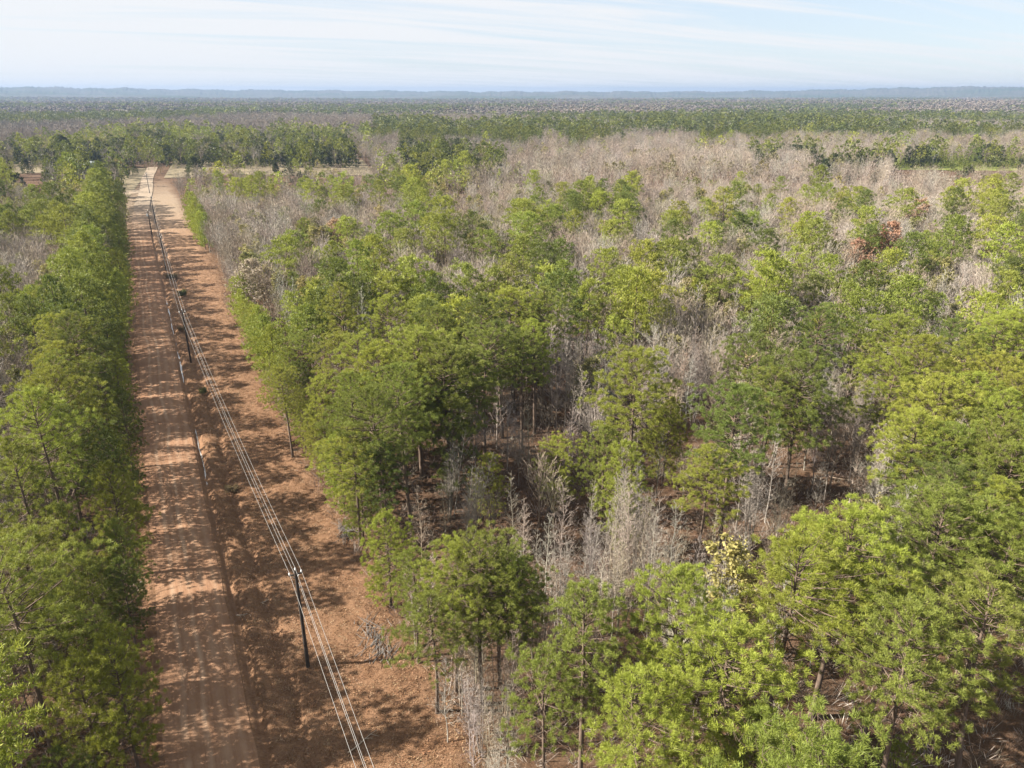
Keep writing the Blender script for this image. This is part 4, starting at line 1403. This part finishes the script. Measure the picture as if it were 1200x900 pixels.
# ------------------------------------------------------------------ the small house at the junction
hx_, hy_ = at(106, 199.0)
hz_ = float(ground_z(hx_, hy_))
house = empty('house', (hx_, hy_, hz_), -YAW + 0.5)
tag(house, 'small grey house with pale metal roof under the huge spreading evergreen', 'house')
m = MB()
m.box((0, 0, 1.6), (8, 6, 3.2))
m.add([(-4, -3, 3.2), (-4, 3, 3.2), (-4, 0, 5.2), (4, -3, 3.2), (4, 3, 3.2), (4, 0, 5.2)], [[0, 2, 1, 1], [3, 4, 5, 5]])
link('wall', m.mesh('house_wall', M_wall), house)
m = MB()
for s in (-1, 1):
    q = np.array([(-4.5, s * 3.5, 2.9), (4.5, s * 3.5, 2.9), (4.5, 0, 5.24), (-4.5, 0, 5.24)])
    m.add(np.vstack([q, q + (0, 0, 0.16)]), [[0, 1, 2, 3], [4, 5, 6, 7], [0, 1, 5, 4], [1, 2, 6, 5], [2, 3, 7, 6], [3, 0, 4, 7]])
link('roof', m.mesh('house_roof', M_roof), house)
for wx in (-2.4, 2.4):
    m = MB()
    m.box((wx, -3.03, 1.7), (1.3, 0.1, 1.3))
    fr = link('window', m.mesh('house_window', M_white), house)
    m = MB()
    m.box((wx, -3.07, 1.7), (1.1, 0.06, 1.1))
    link('pane', m.mesh('house_pane', M_glass), fr)
m = MB()
m.box((0, -3.04, 1.1), (1.0, 0.1, 2.1))
link('door', m.mesh('house_door', M_pole), house)

# ------------------------------------------------------------------ labels: what sets each tree apart
bpy.context.view_layer.update()
AN = [(r, k, x, y, lab) for (r, k, x, y, cw, wd, hs, lab) in LABELLED if lab]
NICK = {   # short names for the landmarks used in the other labels
    'lone round-crowned pine': 'the lone round-crowned pine', 'tall foreground pine': 'the tall foreground pine', 'wide flat-lit pine': 'the wide flat-lit pine',
    'broad bright pine directly': 'the broad bright pine', 'small slim pine alone': 'the small slim pine', 'largest dark round pine': 'the largest dark round pine',
    'rusty red leafed oak': 'the rusty red oak', 'tan leafed oak with': 'the tan leafed oak', 'orange-brown leafed oak far': 'the orange-brown oak', 'round bare yard tree': 'the round yard tree',
    'huge spreading evergreen': 'the huge spreading evergreen', 'silvery bare thicket tree': 'the silvery thicket', 'round pine above the gap': 'the trunk gap',
    'orange leafed oak between': 'the orange slope oak', 'dull brown leafed oak': 'the dull brown oak', 'bushy young pine with': 'the bushy clearing-edge pine', 'open sparse pine at': 'the open sparse pine',
    'tall straight white tree': 'the tall straight white tree',
}
ANCH = []
for r, k, x, y, lab in AN:
    for a, b in NICK.items():
        if lab.startswith(a):
            ANCH.append((x, y, b))
for (x, y), nm in zip(POLES[1:], ('the nearest utility pole', 'the second utility pole', 'the third utility pole', 'the fourth utility pole', 'the farthest utility pole')):
    ANCH.append((x, y, nm))
bins = {}
for (r, k, x, y, cw, wd, hs, lab) in LABELLED:
    if lab:
        continue
    noun = KIND_NOUN[k]
    if x < -5:      # left of the road: told by how far along the road they stand
        ref = min(range(1, 6), key=lambda i: abs(POLES[i][1] - y))
        row = 'in left roadside row' if x > -11.9 and y < 400 else 'left of road'
        where = f'{row} {"before" if y < POLES[ref][1] else "beyond"} {("", "nearest pole", "second pole", "third pole", "fourth pole", "farthest pole")[ref]}'
        dist = abs(POLES[ref][1] - y)
    else:
        best = min(ANCH, key=lambda a: (a[0] - x) ** 2 + (a[1] - y) ** 2)
        dx, dy = x - best[0], y - best[1]
        f, l = dx * FWD[0] + dy * FWD[1], dx * RGT[0] + dy * RGT[1]
        dist = math.hypot(dx, dy)
        dr = ('behind' if f > 0 else 'in front of') if abs(f) > abs(l) else ('right of' if l > 0 else 'left of')
        where = f'{dr} {best[2]}'
    bins.setdefault((hs, cw, wd, noun, where), []).append((dist, r))
NTH = ['', 'second-nearest ', 'third-nearest ', 'fourth-nearest ', 'fifth-nearest ', 'sixth-nearest ', 'seventh-nearest ', 'eighth-nearest ', 'ninth-nearest ', 'tenth-nearest ', 'eleventh-nearest ', 'twelfth-nearest ']
used = set()
for (hs, cw, wd, noun, where), v in bins.items():
    v.sort(key=lambda q: q[0])
    for i, (d, r) in enumerate(v):
        n = ('nearest ' if len(v) > 1 else '') if i == 0 else NTH[min(i, 11)]
        r['label'] = f'{n}{hs} {cw} {wd} {noun} {where}'

# ------------------------------------------------------------------ light, sky, haze
SUN_EL = R(36)
dl = R(7)
sh = RGT * math.cos(dl) + FWD * math.sin(dl)          # where shadows fall on the ground
ld = Vector((sh[0] * math.cos(SUN_EL), sh[1] * math.cos(SUN_EL), -math.sin(SUN_EL)))
sun = bpy.data.lights.new('sun', 'SUN')
sun.energy = 5.0
sun.angle = R(0.53)
sun.color = (1.0, 0.93, 0.83)
so = bpy.data.objects.new('sun', sun)
COL.objects.link(so)
so.rotation_euler = ld.to_track_quat('-Z', 'Y').to_euler()
so.location = (-60, -20, 120)

w = bpy.data.worlds.new('World')
scene.world = w
w.use_nodes = True
nt = w.node_tree
nt.nodes.clear()
N = nt.nodes.new
out = N('ShaderNodeOutputWorld')
bg = N('ShaderNodeBackground')
sky = N('ShaderNodeTexSky')
sky.sky_type = 'NISHITA'
sky.sun_disc = False
sky.sun_elevation = SUN_EL
sky.sun_rotation = math.atan2(-sh[0], -sh[1])
sky.dust_density = 0.4
sky.ozone_density = 1.0
tc = N('ShaderNodeTexCoord')
mp = N('ShaderNodeMapping')
# thin cirrus: noise over a plane high above (direction divided by its height)
sep = N('ShaderNodeSeparateXYZ')
nt.links.new(tc.outputs['Generated'], sep.inputs[0])
def wm(op, a, b, clamp=False):
    q = N('ShaderNodeMath')
    q.operation = op
    q.use_clamp = clamp
    for k, v in ((0, a), (1, b)):
        if isinstance(v, bpy.types.NodeSocket):
            nt.links.new(v, q.inputs[k])
        else:
            q.inputs[k].default_value = v
    return q.outputs[0]
zc = wm('MAXIMUM', wm('ADD', sep.outputs[2], 0.06), 0.02)
cmb = N('ShaderNodeCombineXYZ')
nt.links.new(wm('DIVIDE', sep.outputs[0], zc), cmb.inputs[0])
nt.links.new(wm('DIVIDE', sep.outputs[1], zc), cmb.inputs[1])
nt.links.new(cmb.outputs[0], mp.inputs['Vector'])
mp.inputs['Rotation'].default_value = (0, 0, -YAW + 0.42)
mp.inputs['Scale'].default_value = (0.22, 1.5, 1.0)
nz = N('ShaderNodeTexNoise')
nz.inputs['Scale'].default_value = 1.0
nz.inputs['Detail'].default_value = 9.0
nz.inputs['Roughness'].default_value = 0.62
nz.inputs['Distortion'].default_value = 0.6
nt.links.new(mp.outputs[0], nz.inputs['Vector'])
mr = N('ShaderNodeMapRange')
mr.inputs['From Min'].default_value = 0.36
mr.inputs['From Max'].default_value = 0.55
side_ = wm('ADD', wm('MULTIPLY', sep.outputs[0], -0.16 * RGT[0]), wm('MULTIPLY', sep.outputs[1], -0.16 * RGT[1]))
nt.links.new(wm('ADD', nz.outputs['Fac'], side_), mr.inputs['Value'])
mix = N('ShaderNodeMix')
mix.data_type = 'RGBA'
nt.links.new(wm('ADD', wm('MULTIPLY', mr.outputs[0], 0.82), 0.14), mix.inputs[0])
dim = N('ShaderNodeMix')
dim.data_type = 'RGBA'
dim.inputs[0].default_value = 0.72
nt.links.new(sky.outputs[0], dim.inputs[6])
dim.inputs[7].default_value = (2.62, 3.12, 3.85, 1)
nt.links.new(dim.outputs[2], mix.inputs[6])
mix.inputs[7].default_value = (4.15, 4.22, 4.32, 1)
nt.links.new(mix.outputs[2], bg.inputs[0])
bg.inputs[1].default_value = 0.062
nt.links.new(bg.outputs[0], out.inputs[0])

hz_top = float(hz.max()) + 6
hb = MB()
x0, x1, y0, y1, zb = -9300, 13800, -600, 13300, min(float(Z.min()), float(hz.min())) - 1.5
hb.box(((x0 + x1) / 2, (y0 + y1) / 2, (zb + hz_top) / 2), (x1 - x0, y1 - y0, hz_top - zb))
hm = bpy.data.materials.new('haze_air')
hm.use_nodes = True
ht = hm.node_tree
ht.nodes.clear()
ho = ht.nodes.new('ShaderNodeOutputMaterial')
hv = ht.nodes.new('ShaderNodeVolumePrincipled')
hv.inputs['Color'].default_value = (0.28, 0.385, 0.57, 1)
hv.inputs['Density'].default_value = 1.05e-4
hv.inputs['Anisotropy'].default_value = 0.1
ht.links.new(hv.outputs[0], ho.inputs['Volume'])
haze = tag(link('haze', hb.mesh('haze', hm)), kind='stuff')

scene.view_settings.view_transform = 'Standard'
scene.view_settings.look = 'None'
scene.view_settings.exposure = 1.85
scene.view_settings.gamma = 1.0
scene.view_settings.use_curve_mapping = False
scene.render.engine = 'CYCLES'
cy = scene.cycles
cy.max_bounces = 5
cy.diffuse_bounces = 3
cy.glossy_bounces = 2
cy.transmission_bounces = 3
cy.transparent_max_bounces = 6
cy.volume_bounces = 0
cy.use_denoising = True
try:
    cy.denoiser = 'OPENIMAGEDENOISE'
except Exception:
    pass
cy.caustics_reflective = cy.caustics_refractive = False
scene.render.film_transparent = False
